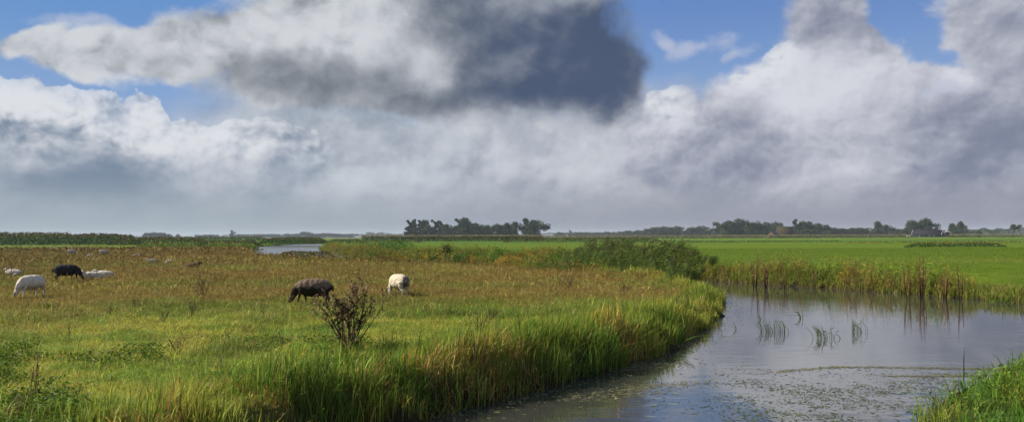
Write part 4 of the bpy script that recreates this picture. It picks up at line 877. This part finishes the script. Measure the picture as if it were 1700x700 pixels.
# red farmhouse with an orange gable towards the sun
b, rf, k = gable_house('red_farmhouse', 9, 7.5, 2.6, 6.0, redb, tile); b.location = (wx(1577), Yb + 6, 0); b.rotation_euler = (0, 0, R(68)); verge(b, 9, 7.5, 2.6, 6.0, white, over=.4)
openings(b, [('window', -2.5, 1.0, 1.2, 1.3, -3.75), ('window', 2.5, 1.0, 1.2, 1.3, -3.75), ('door', 0, 0, 1.1, 2.1, -3.75)], dkg, white)
g = Geo(); g.box(-2.2, -.4, 5.2, -1.5, .4, 7.2); g.build('chimney', redb, rf); tag(b, 'red brick farmhouse with an orange gable right of the black barn', 'house')
b, rf, k = gable_house('brick_outhouse', 7, 5, 2.4, 4.4, redb, tar); b.location = (wx(1567), Yb + 2, 0); b.rotation_euler = (0, 0, R(-10)); openings(b, [('door', .8, 0, 2.6, 2.1, -2.5)], dkg, white); tag(b, 'low red brick outhouse between the black barn and the farmhouse', 'shed')
# pink gabled barn and the thatched one behind it
Yp = 840
b, rf, k = gable_house('pink_gabled_barn', 22, 10.5, 1.2, 6.4, pinkb, tile); b.location = (wx(1283, Yp), Yp, 0); b.rotation_euler = (0, 0, R(62)); openings(b, [('barn_door', -3, 0, 1.6, 1.0, -5.25)], dkg)
for c in b.children: pass
g = Geo(); g.box(-11.12, -1.6, 0, -11.0, 1.4, 2.6); g.build('barn_door', dkg, b); tag(b, 'barn with a sunlit pale pink gable and dark roof', 'barn')
b, rf, k = gable_house('thatched_barn', 17, 14, 2.4, 11.4, tar, thatch); b.location = (wx(1302, Yp + 30), Yp + 30, 0); b.rotation_euler = (0, 0, R(6)); openings(b, [('barn_door', 2, 0, 3, 2.2, -7)], dkg); tag(b, 'tall barn with a brown thatched roof behind the pink gable', 'barn')
# wrapped bales
def bale():
    g = Geo(); n = 20; pts = [(-.62, 0, .7), (-.6, 0, .7), (-.5, 0, .7), (.5, 0, .7), (.6, 0, .7), (.62, 0, .7)]; g.tube(pts, [.5, .64, .71, .71, .64, .5], n, (.78, .80, .80), up=(0, 0, 1)); return g.build('wrapped_bale', material('bale_wrap', .4, .4, noise=(3, .85, 1.05)), smooth=True)
b0 = bale()
for i, lb in enumerate(('white wrapped bale at the left of the three by the black barn', 'middle one of the three white wrapped bales', 'white wrapped bale nearest the black barn')):
    o = b0 if i == 0 else b0.copy()
    if i: COL.objects.link(o)
    o.location = (wx(1505.2 + i * 3.0, 760), 760 + i * .3, 0); o.rotation_euler = (0, 0, R(85)); o.scale = (1.15, 1.15, 1.15); tag(o, lb, 'bale', 'wrapped bales beside the black barn')
# ---------------------------------------------------------------- sheep
def bake_join(name, geo, mat, voxel, colfn, wool=0.0, parent=None, seed=0):
    """fuse overlapping lofts into one continuous skin"""
    o = geo.build(name, mat); md = o.modifiers.new('r', 'REMESH'); md.mode = 'VOXEL'; md.voxel_size = voxel; md.use_smooth_shade = True
    sm = o.modifiers.new('s', 'SMOOTH'); sm.iterations = 3; sm.factor = .5
    dg = bpy.context.evaluated_depsgraph_get(); me = bpy.data.meshes.new_from_object(o.evaluated_get(dg)); me.name = name
    old = o.data; o.modifiers.clear(); o.data = me; bpy.data.meshes.remove(old)
    n = len(me.vertices); co = np.empty(n * 3, np.float32); me.vertices.foreach_get('co', co); co = co.reshape(-1, 3)
    if wool:
        nr = np.empty(n * 3, np.float32); me.vertices.foreach_get('normal', nr); nr = nr.reshape(-1, 3)
        d = np.array([mnoise.noise(Vector(p) * 9 + Vector((seed, 0, 0))) + .6 * mnoise.noise(Vector(p) * 22) for p in co]); co2 = co + nr * (d * wool)[:, None]; me.vertices.foreach_set('co', co2.ravel())
    for a in list(me.color_attributes): me.color_attributes.remove(a)
    a = me.color_attributes.new('Col', 'FLOAT_COLOR', 'POINT'); c = np.ones((n, 4), np.float32); c[:, :3] = colfn(co); a.data.foreach_set('color', c.ravel())
    for p in me.polygons: p.use_smooth = True
    if not me.materials: me.materials.append(mat)
    if parent: o.parent = parent
    return o
def leg(g, pts, rad, C): g.tube(pts, rad, 8, C)
def sheep(pose, woolc, facec, seed, shadec=None, rumpc=None, sockc=None, name='sheep', line=.34):
    body = Geo(); fl = Geo(); r = random.Random(seed)
    if pose == 'graze':
        spine = [(-.60, 0, .56), (-.57, 0, .555), (-.48, 0, .545), (-.32, 0, .535), (-.08, 0, .515), (.12, 0, .525), (.28, 0, .535), (.39, 0, .49), (.47, 0, .40), (.52, 0, .31), (.545, 0, .25)]
        rad = [(.04, .05), (.12, .13), (.19, .20), (.235, .25), (.26, .275), (.245, .265), (.20, .225), (.135, .165), (.105, .125), (.085, .10), (.06, .07)]
        fl.tube(spine, rad, 20)
        body.tube(spine, [(a * .82, b * .82) for a, b in rad], 16)
        body.tube([(.49, 0, .36), (.55, 0, .24), (.60, 0, .17), (.645, 0, .10), (.675, 0, .045), (.682, 0, .025)], [(.075, .085), (.070, .085), (.066, .080), (.050, .058), (.038, .040), (.015, .018)], 14)
        ears = [((.545, s * .06, .27), (.515, s * .13, .285), (.49, s * .20, .26)) for s in (-1, 1)]
        for s in (-1, 1):
            f = .05 * s
            leg(body, [(.26, s * .10, .48), (.27 + f, s * .115, .34), (.265 + f * 1.6, s * .11, .24), (.27 + f * 2, s * .11, .09), (.275 + f * 2, s * .11, .03), (.28 + f * 2, s * .11, 0)], [.085, .055, .036, .026, .032, .034], 0)
            leg(body, [(-.40, s * .11, .50), (-.36 - f, s * .13, .38), (-.42 - f, s * .125, .27), (-.50 - f, s * .12, .22), (-.47 - f, s * .12, .08), (-.455 - f, s * .12, .025), (-.45 - f, s * .12, 0)], [.13, .10, .060, .040, .027, .032, .034], 0)
            fl.tube([(.24, s * .09, .50), (.27 + f * .7, s * .115, .36)], [.11, .065], 10); fl.tube([(-.42, s * .10, .50), (-.38 - f, s * .125, .37), (-.42 - f, s * .125, .29)], [.15, .115, .065], 10)
        fl.tube([(-.59, 0, .60), (-.645, 0, .52), (-.65, 0, .40)], [.04, .035, .022], 8)
    else:
        spine = [(-.56, 0, .22), (-.53, 0, .23), (-.42, 0, .25), (-.2, 0, .27), (.02, 0, .28), (.20, 0, .31), (.31, 0, .35), (.36, 0, .41), (.385, 0, .46)]
        rad = [(.05, .05), (.14, .14), (.20, .19), (.245, .22), (.24, .22), (.19, .20), (.13, .14), (.09, .10), (.07, .07)]
        fl.tube(spine, rad, 20); body.tube(spine, [(a * .82, b * .82) for a, b in rad], 16)
        body.tube([(.36, 0, .45), (.41, 0, .505), (.47, 0, .495), (.54, 0, .445), (.59, 0, .405), (.60, 0, .395)], [(.06, .07), (.066, .08), (.062, .072), (.046, .05), (.036, .036), (.014, .016)], 14)
        ears = [((.39, s * .055, .525), (.375, s * .12, .53), (.36, s * .18, .50)) for s in (-1, 1)]
        for s in (-1, 1):
            leg(body, [(.22, s * .12, .25), (.33, s * .13, .10), (.22, s * .12, .05), (.14, s * .11, .035)], [.07, .045, .03, .03], 0); leg(body, [(-.38, s * .16, .22), (-.22, s * .24, .12), (-.36, s * .24, .05), (-.18, s * .24, .035)], [.11, .07, .035, .03], 0)
        fl.tube([(-.55, 0, .26), (-.60, 0, .18)], [.04, .03], 8)
    for e in ears: body.tube(e, [(.022, .012), (.036, .012), (.008, .006)], 8, up=(1, 0, 0))
    woolc, facec = np.array(woolc), np.array(facec); shadec = woolc if shadec is None else np.array(shadec); sockc = facec if sockc is None else np.array(sockc)
    hx = .49 if pose == 'graze' else .36
    def bc(p):
        c = np.repeat(facec[None], len(p), 0); c = np.where(((p[:, 0] < hx - .06) & (p[:, 2] < .22))[:, None], sockc, c)
        hoof = p[:, 2] < .03; c = np.where(hoof[:, None], np.array((.03, .026, .022)), c)
        mz = p[:, 0] > (.655 if pose == 'graze' else .585); c = np.where(mz[:, None], facec * .45 + .01, c)
        return c
    def fc(p):
        t = sstep(p[:, 2] + .03 * np.sin(p[:, 0] * 23), line, line + .12) if pose == 'graze' else np.ones(len(p)); c = mix(shadec, woolc, t)  # lower fleece darkened in its colour, standing for shade under a lit back
        if rumpc is not None: c = mix(c, np.array(rumpc), sstep(-p[:, 0], .44, .54) * (np.abs(p[:, 1]) < .12))
        n_ = np.array([mnoise.noise(Vector(q) * 6 + Vector((seed, 3, 0))) for q in p]); return c * (1 + .16 * n_)[:, None]
    o = bake_join(name, body, MAT['hide'], .011, bc, seed=seed)
    # eyes belong to the head
    for s in (-1, 1):
        ey = Geo(); q = (.585, s * .062, .205) if pose == 'graze' else (.46, s * .060, .52); ey.tube([(q[0], q[1] - .008, q[2]), (q[0], q[1], q[2]), (q[0], q[1] + .008, q[2])], [.006, .012, .006], 8, (.012, .01, .008), up=(0, 0, 1)); ey.build('eye', MAT['hide'], o)
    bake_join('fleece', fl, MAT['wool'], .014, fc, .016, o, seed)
    return o
def put(o, px, py, deg, s, label, group, zoff=0.0):
    """deg: heading of the nose, 0 = towards the right of the view, 90 = away"""
    x, y = at(px, py, 0); z = float(ground_z(np.array([x]), np.array([y]))[0]); o.location = (x, y, z + zoff); o.rotation_euler = (0, 0, R(deg)); o.scale = (s,) * 3; tag(o, label, 'sheep', group)
W = (.56, .50, .40); GA, GB, GC = 'sheep grazing in the meadow', 'sheep lying in the meadow', 'sheep far off along the scrub'
put(sheep('graze', W, (.50, .44, .36), 1, shadec=(.42, .37, .29)), 51, 491, 256, 1.0, 'white sheep grazing at the left edge, head down to the left', GA)
put(sheep('graze', (.030, .030, .032), (.014, .013, .013), 2, shadec=(.016, .016, .017), rumpc=(.05, .048, .045)), 114, 468, 20, 1.0, 'black sheep grazing with its head to the right', GA)
put(sheep('graze', (.150, .108, .075), (.035, .024, .018), 3, line=.47, shadec=(.024, .018, .014), sockc=(.05, .035, .025)), 517, 506, 186, 1.02, 'dark brown sheep grazing behind the big dead thistle', GA)
put(sheep('graze', (.52, .45, .33), (.42, .40, .33), 4, rumpc=(.14, .11, .08)), 661, 490, 128, 1.0, 'cream white sheep grazing turned away, with shade painted on its rump', GA)  # dark rump colour stands for its shaded rear, away from the sun
lw = sheep('lie', (.48, .43, .35), (.48, .42, .34), 5)
put(lw, 153, 465, 200, 1.0, 'white lying sheep whose head is just behind the nose of the black one', GB, -.03)
lw2 = copy_tree(lw); put(lw2, 172, 461, 186, .92, 'white lying sheep stretched out to the right of the other lying one', GB, -.04)
l3 = copy_tree(lw); put(l3, 22, 459, 175, .92, 'white lying sheep half hidden by dark stalks at the left edge', GB, -.06)
l4 = copy_tree(lw); put(l4, 252, 437, 200, .85, 'distant white sheep lying with its head up, left of a second one', GB, -.04)
l5 = copy_tree(lw); put(l5, 281, 436.5, -30, .75, 'distant white sheep lying low, right of the one with its head up', GB, -.06)
lb_ = sheep('lie', (.10, .065, .04), (.022, .016, .012), 6); put(lb_, 322, 444, 5, .95, 'brown lying sheep with a dark head, alone in the rusty grass', GB, -.06)
gd = sheep('graze', (.40, .35, .29), (.34, .29, .24), 7)
put(gd, 120, 423.5, 70, .95, 'far grey white sheep grazing with its rear to the viewer', GC)
g2 = copy_tree(gd); put(g2, 173, 424, 50, .95, 'far greyish sheep grazing to the right of the dark lying one', GC)
g3 = copy_tree(lw); put(g3, 85, 415.5, 100, 1.0, 'farthest white sheep, a small bright spot below the scrub', GC)
g4 = copy_tree(lb_); put(g4, 152, 418.5, 5, .95, 'far dark sheep lying between the two greyish ones', GC)
g5 = copy_tree(lw); put(g5, 150, 427, 80, .8, 'tiny white sheep lying below the far dark one', GC, -.05)
g6 = copy_tree(lw); put(g6, 226, 426, 10, .85, 'faint white sheep lying in the grass left of the distant lying pair', GC, -.08)
